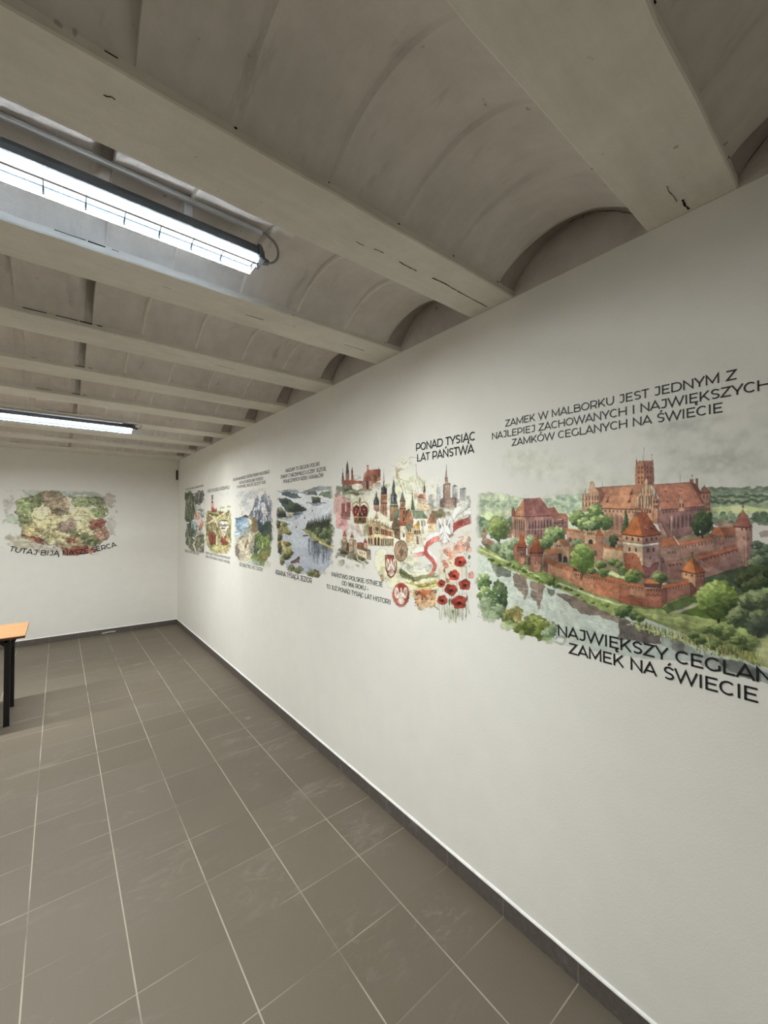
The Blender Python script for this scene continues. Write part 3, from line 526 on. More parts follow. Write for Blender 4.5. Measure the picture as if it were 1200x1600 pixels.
def history():
    P = Print('R', -2.33, -1.13, 1.05, 2.02, 440, 420, 5, [(190,184,170),(182,176,162),(208,206,198),(203,202,194)])
    H0 = crop(500,660,.21667); a = crop(515,700,.1); b = crop(625,700,.1); c = crop(515,810,.1); d = crop(625,800,.1125)
    one = lambda f, x, y: f((x, y))[0]
    for x, y, rx, ry, k, al in ((560,700,430,330,(214,212,194),.75),(330,600,180,160,(206,202,180),.6),(760,760,160,180,(214,206,186),.6),(230,590,90,60,(150,148,122),.5),(140,650,40,110,(184,150,140),.5),(660,640,200,70,(186,188,160),.5),(200,800,90,40,(150,146,118),.5),(260,960,120,50,(140,142,112),.55),(820,620,90,40,(160,152,122),.6),(900,820,60,60,(170,150,124),.6)): P.wash(*one(H0, x, y), rx*.2167, ry*.2167, k, al, .8, .7)
    for x, y, rx, ry, k, al in ((470,880,60,26,(150,136,104),.55),(640,870,90,24,(160,146,112),.55),(420,620,26,60,(150,132,104),.5),(520,560,30,60,(152,148,120),.5),(720,640,60,22,(166,142,108),.55),(800,540,30,26,(196,176,142),.6),(940,610,90,14,(158,148,126),.6),(330,760,40,30,(158,142,108),.5),(170,860,30,40,(142,134,104),.5),(290,1000,60,26,(128,132,102),.5),(700,1110,90,20,(150,150,104),.5),(760,1270,90,50,(206,168,128),.6),(930,880,70,60,(206,150,128),.5),(990,1300,80,60,(170,176,144),.5)): P.wash(*one(H0, x, y), rx*.2167, ry*.2167, k, al, .8, .8)
    # pale map tints and mist
    for x, y, rx, ry, k, al in ((625,470,150,190,(206,206,176),.7),(640,900,260,230,(214,210,184),.7),(250,500,160,80,(190,190,160),.6),(330,650,200,160,(214,212,192),.6),(480,1040,90,120,(206,206,168),.8),(780,1180,200,140,(206,196,160),.7),(950,1000,150,260,(212,198,172),.7),(650,1020,200,70,(204,208,190),.6)):
        P.wash(*one(H0, x, y), rx*.2167, ry*.2167, k, al, .8, .6)
    for pts in (((510,310),(560,320),(590,285),(600,310),(650,250),(640,310),(600,340),(560,350),(545,390),(570,430),(590,480),(630,510),(680,520)),((650,250),(720,262)),((600,345),(690,310)),((690,300),(700,400),(740,420),(735,520)),((560,400),(640,430),(690,420),(700,480)),((600,430),(620,520))): P.line(H0(*pts), .7, (150,132,100), .75, jit=.3)
    P.fill(H0((545,330),(600,330),(560,365),(590,470),(550,400)), (190,150,120), .5, jit=.6)
    P.fill(H0((400,930),(440,905),(480,915),(500,960),(600,1000),(860,1100),(850,1330),(800,1340),(760,1335),(720,1355),(690,1310),(660,1250),(520,1200),(490,1190),(480,1130),(455,1120),(440,1140),(430,1105),(395,1040)), (206,204,166), .7, jit=1, edge=.3)
    P.fill(H0((430,1100),(455,1095),(460,1140),(445,1150)), (182,150,112), .9)
    for pts in (((430,920),(425,990),(450,1040),(430,1080)),((450,930),(470,980),(440,1010))): P.line(H0(*pts), .5, (160,158,112), .7)
    # hill castle, upper left
    for x, y, rx, ry in ((190,640,11,6),(300,650,13,7),(420,660,14,7),(560,690,15,7),(260,710,12,5),(140,690,7,7)): P.wash(*one(a, x, y), rx, ry, [(120,124,100),(98,100,80),(140,146,116)][int(x) % 3], .8, .9, .5)
    P.tree(*one(a, 300, 620), 9, 6, (70,76,58), (110,112,82), (160,160,126), 60, .25); P.tree(*one(a, 420, 690), 12, 5, (84,86,60), (126,120,84), (164,160,120), 60, .25)
    P.fill(a((200,515),(250,505),(330,500),(400,505),(500,515),(520,580),(400,560),(340,575),(200,580)), (168,90,70), 1, jit=.4)
    P.fill(a((350,575),(420,555),(500,560),(500,640),(420,665),(350,630)), (206,198,184)); P.holes(one(a, 370, 600), one(a, 490, 600), 4, .8, 1.5, (120,104,96), .7)
    P.fill(a((186,560),(186,500),(205,350),(228,500),(228,560)), (128,120,108)); P.fill(a((195,470),(206,350),(220,470)), (82,84,84)); P.line(a((205,320),(205,360)), .4, DK)
    P.fill(a((250,510),(255,380),(303,380),(308,510)), (168,110,88)); P.fill(a((256,385),(262,260),(277,200),(290,262),(304,385)), (86,84,86)); P.fill(a((262,300),(277,200),(282,300)), (60,60,66)); P.line(a((277,180),(277,210)), .4, DK)
    P.fill(a((335,510),(340,375),(370,375),(372,510)), (170,104,84)); P.fill(a((336,380),(354,290),(370,380)), (122,84,80)); P.fill(a((372,430),(440,425),(460,480),(372,500)), (184,184,178)); P.fill(a((460,470),(473,420),(486,470)), (170,176,180))
    P.fill(a((520,530),(540,400),(580,360),(590,270),(608,275),(612,345),(770,330),(800,350),(795,500),(680,560),(670,660),(520,660)), (178,112,88)); P.fill(a((612,345),(770,330),(780,420),(640,430)), (186,108,88), 1, c2=(168,92,76), d=a((612,345),(780,420))); P.fill(a((580,380),(605,340),(640,430),(640,520),(560,520),(560,430)), (150,92,76)); P.fill(a((510,520),(575,515),(570,660),(520,670)), (160,118,100)); P.fill(a((612,515),(665,510),(668,650),(615,650)), (186,140,120)); P.fill(a((575,520),(612,520),(612,640),(575,640)), (78,58,54)); P.fill(a((770,320),(800,345),(800,430),(750,470),(752,400)), (140,80,68)); P.fill(a((690,430),(745,425),(740,520),(690,530)), (120,98,64)); P.fill(a((690,545),(800,540),(790,600),(690,600)), (204,176,158)); P.line(a((690,545),(800,538)), 1, (170,90,72)); P.line(a((772,290),(772,330)), .5, DK); P.fill(a((580,270),(605,268),(606,290),(580,290)), (120,80,68))
    for x, y, rx in ((600,700,10),(500,690,8),(330,760,14),(700,620,8)): P.wash(*one(a, x, y), rx, 4, (196,196,176), .8, .8, .5)
    # rose coloured old map with ruin
    P.fill(a((100,720),(150,700),(200,760),(330,830),(330,900),(280,1100),(300,1250),(200,1330),(120,1260),(100,1050)), (196,140,136), .75, jit=2, edge=.25)
    P.fill(a((185,870),(240,870),(240,1000),(265,990),(262,855),(325,850),(325,1080),(185,1080)), (150,84,80)); P.fill(a((185,1000),(330,1000),(330,1120),(180,1110)), (140,88,80), .8, jit=.8)
    P.line(a((185,872),(240,872)), 1, (110,64,60)); P.line(a((262,857),(325,852)), 1, (110,64,60)); P.disc(*one(a, 105, 740), 3, 4, (150,112,104), .8); P.wash(*one(c, 200, 90), 14, 6, (188,124,130), .7, .8, .5); P.fill(c((280,100),(340,90),(450,100),(520,260),(500,300),(440,200),(340,160)), (200,156,150), .6, jit=1, edge=.25); P.fill(c((110,30),(280,60),(230,130),(140,120)), (190,128,134), .6, jit=1.2, edge=.25)
    # crown
    P.fill(a((370,930),(420,885),(475,925),(535,880),(590,930),(600,1010),(575,1075),(375,1075),(360,1000)), (128,30,38), 1, tex=.2)
    for x in (395,420,520,560): P.line(a((x,920),(x+(475-x)*.1,1060)), 1, (176,62,62), .7)
    for pts in (((380,1080),(355,980),(365,880),(410,840),(475,865)),((580,1080),(610,980),(600,880),(550,840),(475,865)),((440,1060),(470,960),(475,865)),((510,1060),(480,960),(475,865))): P.line(a(*pts), 1.7, (140,108,66)); P.line(a(*pts), .6, (206,176,120), .8)
    P.fill(a((375,1070),(585,1070),(575,1170),(530,1188),(430,1188),(385,1170)), (150,116,64), 1, c2=(96,74,44), d=a((475,1080),(475,1190))); P.line(a((378,1078),(583,1078)), 1.2, (206,180,124)); P.line(a((386,1160),(430,1178),(530,1178),(574,1160)), 1, (196,168,112)); P.disc(*one(a, 472, 1110), 1.6, 2.2, (60,44,40)); P.disc(*one(a, 420, 1108), 1, 1.2, (150,52,44)); P.disc(*one(a, 530, 1108), 1, 1.2, (150,52,44))
    P.disc(*one(a, 473, 820), 1.8, 3.4, (122,104,66)); P.line(a((473,770),(473,800)), .9, (122,104,66)); P.line(a((460,785),(486,785)), .8, (122,104,66))
    for x, y in ((400,1000),(440,1030),(510,1030),(550,1000),(420,960),(540,960)): P.disc(*one(a, x, y), .9, 1, (214,196,170), .8)
    # St Mary style twin towers
    P.fill(a((690,875),(775,880),(780,980),(740,1000),(690,960)), (186,140,118)); P.fill(a((684,890),(690,820),(720,760),(726,670),(736,670),(742,760),(772,820),(778,890)), (78,78,84)); P.fill(a((690,850),(720,770),(728,680),(730,880)), (116,116,120), .7)
    P.fill(a((800,720),(895,720),(905,1080),(870,1070),(795,1000)), (182,124,92), 1, c2=(196,150,124), d=a((850,750),(850,1080))); P.fill(a((805,730),(805,640),(840,600),(850,320),(858,600),(890,640),(896,720)), (70,68,74)); P.fill(a((812,700),(812,620),(845,590),(848,700)), (110,108,112), .6)
    for x in (808,826,872,892): P.line(a((x,575),(x,660)), .7, (74,72,78))
    P.fill(a((797,850),(902,845),(905,875),(797,880)), (150,98,74)); P.holes(one(a, 820, 780), one(a, 890, 780), 3, 1.2, 6, (98,64,52), .9, True); P.holes(one(a, 820, 940), one(a, 890, 940), 2, 1.2, 9, (110,70,56), .9, True); P.holes(one(a, 825, 1010), one(a, 895, 1010), 2, 1.1, 7, (124,82,64), .8, True)
    # cathedral towers
    P.fill(a((940,910),(1065,910),(1070,1140),(945,1140)), (164,124,86)); P.fill(a((945,915),(955,800),(960,740),(975,700),(978,590),(1000,470),(1022,590),(1025,690),(1050,740),(1048,800),(1062,915)), (96,102,104)); P.fill(a((975,840),(975,720),(995,690),(1010,840)), (150,156,154), .8); P.fill(a((1002,830),(1002,770),(1025,770),(1025,830)), (52,54,58)); P.line(a((945,885),(1060,880)), 2, (156,172,150)); P.line(a((940,912),(1068,908)), 1.4, (84,70,54)); P.line(a((1000,440),(1000,490)), .5, (130,110,60)); P.line(a((980,600),(1022,600)), 1, (60,64,70)); P.line(a((955,735),(1050,735)), 1.2, (66,70,76))
    P.fill(a((1000,960),(1085,960),(1090,1100),(1010,1100)), (120,132,110)); P.fill(a((975,1180),(1020,1090),(1100,1120),(1100,1300),(975,1300)), (134,112,88))
    P.fill(a((1090,945),(1190,945),(1195,1250),(1095,1250)), (186,120,84)); P.fill(a((1100,830),(1180,830),(1185,950),(1100,950)), (190,150,118)); P.fill(a((1095,835),(1135,665),(1185,835)), (118,116,104)); P.line(a((1094,945),(1195,945)), 1.6, (104,74,58)); P.line(a((1096,835),(1186,835)), 1.2, (96,84,72)); P.holes(one(a, 1110, 890), one(a, 1175, 890), 3, 1, 6, (110,78,62)); P.holes(one(a, 1135, 1010), one(a, 1180, 1010), 1, 2, 7, DK, .9, True); P.holes(one(a, 1135, 1115), one(a, 1180, 1115), 1, 2, 6, DK, .9, True)
    P.fill(c((1095,110),(1195,110),(1200,380),(1110,350)), (214,206,188)); P.fill(c((1090,60),(1195,60),(1195,120),(1095,120)), (172,90,64)); P.holes(one(c, 1135, 265), one(c, 1180, 265), 1, 2, 7, (60,54,52), .9, True)
    P.fill(c((1010,40),(1060,0),(1095,60),(1105,340),(1010,300)), (138,112,84)); P.holes(one(c, 1030, 180), one(c, 1090, 180), 3, 1.3, 5, (84,64,52), .8, True); P.holes(one(c, 1030, 110), one(c, 1090, 110), 2, 1.4, 5, (96,76,60), .8, True); P.line(c((1012,150),(1100,145)), .8, (176,156,126))
    # church body right
    P.fill(b((100,985),(200,975),(360,990),(440,1100),(210,1110),(195,1010)), (146,158,126), 1, c2=(120,138,108), d=b((200,980),(400,1100))); P.fill(b((90,1000),(150,950),(210,1110),(205,1210),(95,1210)), (184,122,90)); P.fill(b((85,990),(150,940),(160,960),(100,1030),(95,1120)), (104,108,88)); P.fill(b((205,1105),(440,1095),(430,1250),(300,1300),(210,1300)), (222,214,190)); P.holes(one(b, 270, 1180), one(b, 410, 1170), 3, 1.6, 9, (92,92,84), .9, True); P.fill(b((170,970),(180,870),(195,680),(215,870),(232,970)), (98,116,100)); P.line(b((195,650),(195,720)), .5, DK)
    for x in (260,370): P.line(b((x,1000),(x+10,1090)), .5, (96,116,92), .6)
    P.fill(b((415,1180),(500,980),(570,1000),(600,1140),(560,1180)), (176,120,92)); P.fill(b((420,1180),(560,1170),(570,1300),(420,1310)), (206,184,148)); P.fill(b((500,985),(560,980),(570,1020),(530,1060)), (116,116,78), .9, jit=.6); P.holes(one(d, 390, 220), one(d, 440, 215), 2, 1, 4, (110,92,70), .8)
    P.fill(d((85,240),(180,250),(185,400),(90,420)), (204,170,124)); P.fill(d((85,160),(120,140),(160,190),(165,250),(90,235)), (118,140,114), 1); P.fill(d((190,230),(200,190),(235,165),(270,190),(275,240)), (204,152,66)); P.fill(d((205,220),(215,185),(240,180),(235,230)), (236,200,120), .8); P.fill(d((230,170),(240,125),(250,170)), (190,150,80)); P.fill(d((185,240),(285,245),(290,300),(190,300)), (190,160,116)); P.holes(one(d, 195, 270), one(d, 285, 270), 3, 2, 3.6, (70,66,64), .9, True); P.holes(one(d, 100, 255), one(d, 165, 260), 2, 2, 4, (84,78,64), .9, True); P.fill(d((190,300),(300,300),(300,450),(190,440)), (214,204,182)); P.fill(d((225,345),(255,340),(265,450),(230,450)), (150,120,110)); P.line(d((85,298),(290,300)), .8, (110,100,76)); P.fill(d((85,130),(150,0),(190,140),(180,250),(150,190),(110,150)), (180,124,92)); P.fill(d((300,120),(330,115),(335,300),(300,290)), (150,150,138), .7); P.line(d((80,400),(350,420)), .6, (150,150,120), .6); P.line(d((100,520),(330,490)), .6, (168,166,138), .7); P.line(d((100,460),(240,470)), .5, (168,166,138), .7)
    # old town roofs
    P.fill(b((275,780),(310,720),(390,740),(400,800)), (178,104,76)); P.fill(b((390,860),(410,810),(440,850)), (178,104,76)); P.fill(b((455,945),(470,905),(500,945)), (176,104,78)); P.fill(b((275,790),(400,800),(440,860),(500,950),(380,980),(280,900)), (214,190,160), .95); P.fill(b((225,730),(240,640),(255,720),(285,660),(290,760),(230,790)), (212,180,162), .9); P.fill(b((360,690),(398,690),(395,790),(362,770)), (196,150,128)); P.fill(b((358,690),(378,520),(402,690)), (110,92,82)); P.holes(one(b, 290, 850), one(b, 440, 880), 6, 1, 2.2, (150,112,92)); P.holes(one(b, 290, 815), one(b, 400, 820), 5, 1, 2, (150,112,92)); P.holes(one(b, 380, 920), one(b, 490, 940), 5, 1, 2.2, (150,120,96))
    # city skyline
    for x0, x1, yt, yb, k in ((445,500,730,900,(176,176,172)),(500,555,800,930,(186,188,184)),(575,640,600,900,(178,184,188)),(822,895,590,860,(154,156,156)),(935,1030,620,820,(158,158,156)),(1040,1090,740,800,(190,190,186)),(890,930,790,850,(170,168,164))):
        P.fill(b((x0,yb),(x0,yt+15),(x1,yt),(x1,yb)), k, .9, tex=.12); P.line(b((x0+6,yb),(x0+6,yt+20)), .9, tuple(v-44 for v in k), .7); P.line(b((x1-8,yb-20),(x1-8,yt+20)), .8, (212,212,206), .8); P.hatch(*[one(b, *p) for p in ((x0,yt+30),(x1,yt+20),(x0,yb),(x1,yb))], 5, .4, (140,144,146), .5)
    P.line(b((582,560),(582,620)), .5, (130,134,138)); P.fill(b((830,600),(858,572),(890,600)), (96,98,100)); P.line(b((985,560),(985,620)), .5, (160,160,158)); P.fill(b((940,640),(1025,615),(1025,640),(940,655)), (108,112,112), .8)
    P.fill(b((625,800),(670,780),(672,570),(700,560),(705,480),(715,400),(724,270),(735,400),(748,470),(750,545),(790,550),(790,775),(850,770),(885,790),(880,930),(640,930)), (158,132,118), 1); P.fill(b((672,570),(700,560),(700,930),(672,930)), (122,98,88), .85); P.fill(b((625,800),(668,785),(668,930),(635,930)), (132,108,98), .9); P.fill(b((850,772),(885,790),(880,930),(850,930)), (122,100,92), .8); P.hatch(*[one(b, *p) for p in ((680,590),(785,580),(680,920),(785,920))], 9, .5, (196,172,154), .6); P.line(b((724,260),(724,420)), .7, (104,92,86)); P.line(b((702,480),(750,475)), 1.2, (104,84,76)); P.line(b((672,575),(790,560)), 1.2, (112,88,80)); P.line(b((640,800),(880,790)), .8, (110,92,84), .7); P.holes(one(b, 710, 510), one(b, 745, 508), 2, .9, 2.4, (96,76,70)); P.holes(one(b, 640, 850), one(b, 870, 840), 9, .7, 5, (116,94,86), .7)
    for i in range(30): P.disc(*one(b, 520+P.rng.rand()*320, 930+P.rng.rand()*30), 2.2, 1.2, [(178,172,150),(150,146,124),(196,192,172)][i % 3], .7)
    # foliage behind the eagle
    P.wash(*one(b, 640, 1030), 17, 9, (124,116,84), .9, .7, .5); P.wash(*one(d, 540, 60), 8, 6, (112,104,72), .8, .7, .5); P.wash(*one(d, 620, 400), 13, 8, (150,128,98), .75, .8, .6); P.wash(*one(d, 680, 330), 9, 10, (140,118,90), .6, .8, .6)
    # cloth hall
    P.fill(c((590,40),(680,30),(800,60),(1000,180),(1000,420),(690,420),(600,410)), (212,186,138), 1, c2=(220,204,168), d=c((680,40),(1000,300))); P.fill(c((800,160),(980,210),(985,290),(800,245)), (160,72,54)); P.hatch(*[one(c, *p) for p in ((800,165),(980,215),(800,240),(985,285))], 11, .9, (206,176,130), .8); P.fill(c((610,140),(665,120),(670,260),(615,260)), (150,74,56)); P.fill(c((690,95),(785,110),(785,240),(695,235)), (196,176,132)); P.fill(c((715,130),(765,140),(760,200),(720,195)), (116,102,74)); P.line(c((690,95),(785,110),(785,240),(695,235),(690,95)), .7, (110,88,58)); P.holes(one(c, 725, 240), one(c, 755, 245), 2, 1.4, 2, (110,84,60)); P.holes(one(c, 690, 355), one(c, 790, 355), 2, 3.2, 13, (84,60,44), .95, True); P.holes(one(c, 800, 360), one(c, 1000, 365), 7, 1.8, 11, (88,64,48), .95, True); P.holes(one(c, 600, 350), one(c, 670, 350), 2, 2.6, 10, (120,84,68), .9, True); P.line(c((670,40),(1000,185)), 1, (120,100,72)); P.line(c((600,415),(1000,428)), 1, (140,118,84)); P.wash(*one(c, 570, 210), 5, 9, (150,140,104), .7, .8, .5); P.line(c((795,290),(1000,315)), .9, (236,226,200), .9)
    for i in range(9): x = 600+i*45; P.line(c((x,60+max(0,x-680)*.42),(x,10+max(0,x-680)*.42)), .9, (170,140,96)); P.disc(x*.1+515, 810+(8+max(0,x-680)*.42)*.1, .8, 1, (150,120,84))
    P.fill(a((700,1110),(735,990),(765,1110)), (206,166,130)); P.line(a((735,960),(735,1010)), .5, (150,112,84)); P.holes(one(a, 710, 1090), one(a, 760, 1090), 2, 1, 3, (150,100,76))
    # hill castle, lower left
    for x, y, rx, ry in ((200,560,12,9),(300,560,12,10),(480,640,14,8),(430,740,8,5),(600,690,8,5),(200,690,7,8)): P.wash(*one(c, x, y), rx, ry, [(120,120,92),(150,152,122),(98,98,72)][int(x/10) % 3], .8, .9, .5)
    P.tree(*one(c, 240, 500), 9, 6, (72,68,48), (112,106,76), (158,150,116), 60, .26); P.tree(*one(c, 480, 610), 11, 5, (84,84,56), (124,122,84), (160,158,120), 60, .24)
    P.fill(c((185,480),(190,330),(275,330),(280,380),(300,380),(300,330),(360,320),(420,345),(420,500),(330,540),(200,500)), (150,130,106)); P.fill(c((300,340),(360,330),(360,520),(305,530)), (196,172,140)); P.fill(c((375,350),(420,345),(418,560),(380,560)), (188,166,140)); P.fill(c((200,290),(260,290),(262,370),(200,380)), (186,158,128)); P.fill(c((275,380),(300,380),(300,520),(255,500)), (92,76,60)); P.fill(c((200,285),(233,175),(272,285)), (160,74,58)); P.fill(c((320,290),(350,230),(380,295)), (160,78,60)); P.fill(c((325,290),(375,295),(372,340),(328,335)), (196,166,134)); P.fill(c((425,380),(500,370),(560,400),(560,470),(425,420)), (170,92,68)); P.fill(c((530,380),(590,375),(595,500),(535,480)), (188,158,130)); P.fill(c((527,380),(557,300),(595,380)), (170,78,60)); P.fill(c((425,420),(590,480),(590,520),(425,470)), (128,104,84)); P.fill(c((425,470),(580,520),(580,640),(430,560)), (212,194,166)); P.holes(one(c, 460, 530), one(c, 560, 560), 3, 1.2, 3, (124,96,86), .8); P.fill(c((580,520),(605,470),(645,500),(650,650),(585,640)), (150,130,114)); P.holes(one(c, 310, 420), one(c, 350, 415), 2, 1, 3, (104,84,66)); P.line(c((420,570),(440,640),(560,700)), 1.6, (216,208,186), .9); P.holes(one(c, 210, 320), one(c, 260, 320), 2, 1, 2.4, (104,84,66))
    for x, y in ((180,700),(280,740),(400,760),(520,740)): P.wash(*one(c, x, y), 7, 8, (204,206,190), .7, .9, .6)
    # hills
    P.fill(d((0,700),(60,700),(180,760),(260,780),(440,720),(480,790),(340,840),(200,850),(80,830),(0,790)), (186,190,182), .9, jit=1); P.line(d((60,700),(180,770),(280,800),(440,725)), .8, (140,146,136), .7); P.fill(d((0,790),(40,800),(200,900),(330,870),(500,860),(480,900),(300,930),(240,970),(100,930),(0,880)), (128,132,88), .9, jit=1.4); P.fill(d((0,800),(60,820),(220,950),(240,970),(120,920),(0,860)), (94,104,60), .85, jit=1); P.fill(d((330,870),(540,870),(520,900),(330,920)), (142,152,116), .8, jit=1); P.fill(d((60,960),(220,1000),(330,990),(500,950),(530,1000),(420,1040),(330,1060),(200,1030),(90,1000)), (176,164,84), .85, jit=1.2); P.fill(d((200,1010),(310,1060),(420,1020),(500,985),(380,1000),(300,1030)), (142,130,60), .8, jit=.8); P.line(d((60,990),(300,1070),(520,1000)), 1.4, (222,214,160), .8)
    P.fill(d((140,1110),(230,1090),(330,1075),(420,1060),(470,1100),(500,1180),(500,1290),(440,1320),(380,1320),(330,1330),(290,1360),(250,1350),(260,1290),(210,1250),(190,1160)), (204,170,132), .9, jit=1.4, edge=.25); P.fill(d((215,1095),(330,1075),(440,1080),(420,1150),(320,1190),(240,1150)), (184,98,54), .85, jit=1.5)
    P.spatter(*one(d, 200, 1080), *one(d, 500, 1300), 60, 1.6, [(160,70,44),(176,92,56),(128,58,40),(206,150,104)], .8); P.line(d((130,1105),(230,1090)), 1, (150,112,76), .7); P.fill(d((470,1280),(530,1330),(560,1370),(500,1370)), (120,116,84), .6, jit=1)
    # seal, shield, roundel
    ell = lambda f, x, y, rx, ry, k=1.: f(*[(x+rx*k*np.cos(t), y+ry*k*np.sin(t)) for t in np.linspace(0, 6.283, 28, endpoint=False)])
    P.fill(ell(c, 1115, 508, 108, 168), (150,118,92)); P.fill(ell(c, 1115, 508, 108, 168, .9), (184,156,124)); P.fill(ell(c, 1115, 508, 108, 168, .7), (160,132,102)); P.fill(ell(c, 1115, 508, 108, 168, .64), (186,160,130)); eagle(P, lambda *p: c(*[(1118+x*52, 505+y*100) for x, y in p]), (138,108,84), .5, (206,184,152))
    for i in range(22): t = i*.2856; P.disc(*one(c, 1115+86*np.cos(t), 508+134*np.sin(t)), .5, .6, (132,102,80), .8)
    P.fill(c((868,568),(1005,575),(1020,660),(1055,680),(1050,800),(1010,900),(960,940),(905,890),(875,790)), (120,52,46)); P.fill(c((876,580),(1000,588),(1015,670),(1045,690),(1040,800),(1003,890),(960,925),(912,880),(884,790)), (176,86,76), 1, tex=.16); eagle(P, lambda *p: c(*[(962+x*82, 765+y*150) for x, y in p]), (222,208,198), .7, (150,100,92))
    P.fill(ell(d, 15, 1150, 122, 168), (188,96,84), .9, jit=.6); P.fill(ell(d, 15, 1150, 112, 155, .98), (166,62,50), 1, tex=.2, c2=(186,104,96), d=d((15,1000),(15,1300))); eagle(P, lambda *p: d(*[(15+x*96, 1160+y*128) for x, y in p]), (226,214,204), .8, (166,112,104)); P.wash(*one(d, 40, 1310), 12, 3, (196,140,136), .7, .9, .5)
    # red and white ribbon
    P.fill(b((800,1060),(840,960),(920,890),(1020,850),(1100,790),(1115,870),(1100,920),(960,980),(880,1050),(850,1160)), (216,216,208), 1, c2=(196,198,188), d=b((850,1050),(1100,900))); P.fill(b((840,1150),(900,1060),(1000,990),(1110,910),(1115,1040),(960,1110)), (196,198,186), .95, c2=(226,226,220), d=b((900,1100),(1100,950))); P.line(b((845,1130),(900,1050),(1000,985),(1110,915)), 1.2, (134,136,124), .7)
    P.fill(d((735,160),(830,110),(940,80),(985,30),(995,160),(900,195),(800,240),(735,290)), (172,74,66), 1, c2=(202,124,116), d=d((760,200),(990,80))); P.fill(d((790,140),(880,120),(870,180),(790,200)), (150,56,48), .6, jit=1)
    P.fill(d((320,420),(360,340),(450,290),(520,260),(560,330),(480,360),(400,400),(340,470)), (222,220,212), 1); P.fill(d((335,480),(370,410),(450,360),(540,325),(560,400),(470,430),(390,480),(375,530),(340,560)), (178,74,68), 1, c2=(212,132,124), d=d((350,500),(480,380))); P.line(d((450,360),(420,450)), 1.5, (220,160,150), .5)
    P.fill(d((190,580),(340,545),(350,600),(300,620),(190,630)), (190,104,96), .95, c2=(222,176,166), d=d((340,580),(200,600))); P.fill(d((110,500),(330,480),(340,550),(190,580),(110,570)), (222,220,210), .8); P.fill(d((335,530),(375,520),(400,590),(480,660),(515,740),(500,820),(440,870),(380,880),(440,820),(465,760),(440,700),(360,620),(338,580)), (180,78,72), 1, c2=(204,118,108), d=d((360,560),(440,860))); P.fill(d((380,500),(450,560),(520,640),(515,740),(470,650),(395,580)), (214,210,204), .9); P.wash(*one(d, 350, 860), 12, 4, (206,190,178), .6, .8, .5)
    P.wash(*one(d, 625, 230), 13, 22, (146,128,100), .6, .8, .5)
    for pts in (((495,120),(520,80),(560,90),(600,200),(640,200),(690,90),(730,90),(745,150),(720,260),(660,330),(690,400),(620,450),(550,400),(580,330),(520,280)),): P.fill(d(*pts), (120,108,90), .55, jit=1.5, edge=0)
    eagle(P, lambda *p: d(*[(622+x*124, 250+y*188) for x, y in p]), (232,228,222), .9, (112,108,110), (196,156,72))
    # poppies and meadow
    for i in range(46): x = 540+P.rng.rand()*400; P.line([one(d, x, 1060+P.rng.rand()*300), one(d, x-20+P.rng.rand()*60, 1440+P.rng.rand()*120-abs(x-680)*.2)], [.5, 1.2], [(134,146,112),(112,128,88),(160,170,140),(178,186,158)][i % 4], .65)
    P.wash(*one(d, 680, 1400), 16, 14, (150,164,132), .5, .9, .7)
    for pts in (((565,570),(650,660),(740,780)),((740,570),(640,680),(550,790)),((590,570),(560,640)),((700,590),(600,720)),((640,640),(720,720)),((560,700),(600,650))): P.line(d(*pts), .9, (196,168,140), .85)
    for x, y, r in ((660,550,6),(720,600,4),(780,520,5.5),(840,460,7),(860,520,5),(960,520,5),(960,380,3.5),(860,360,3),(640,740,4),(610,690,3),(985,880,5),(670,950,3),(930,450,4),(700,640,3)): P.disc(*one(d, x, y), r, r*1.15, [(206,142,122),(196,112,92),(210,156,136)][int(x) % 3], .8, n=12, edge=.2, tex=.16)
    P.spatter(*one(d, 650, 320), *one(d, 960, 780), 46, .9, [(150,74,62),(120,84,70),(176,110,92),(96,84,72)], .8)
    for pts in (((860,780),(870,920)),((920,700),(930,940)),((780,940),(800,1110)),((590,1040),(600,1110)),((720,1160),(720,1290)),((880,1080),(860,1160)),((630,830),(645,980)),((940,430),(915,640)),((880,1160),(900,1120),(925,1170)),((500,1060),(525,1050),(540,1100))): P.line(d(*pts), .8, (120,130,96), .85)
    for x, y, rx, ry in ((620,810,1.6,3.6),(962,630,2,4),(500,1100,1.6,4),(930,1205,1.6,4),(735,1380,1.6,4),(690,1240,1.8,6)): P.disc(*one(d, x, y), rx, ry, (104,108,78), .95)
    for x, y, r, k in ((840,690,9,0),(755,880,8.5,1),(575,995,6,2),(710,1080,9.5,.4),(900,1010,9,2.2),(588,1225,8,1.4),(825,1255,11,.8)): poppy(P, *one(d, x, y), r, k)
    P.spatter(*one(d, 930, 680), *one(d, 1000, 760), 6, .8, [(60,56,52)], .9)
    P.fade(.03, .02, .02, .02, .8); P.warp = .7; P.gr = .3; P.sat = .70; P.gam = 1.25; P.tint = (1, .985, .94)
    return P
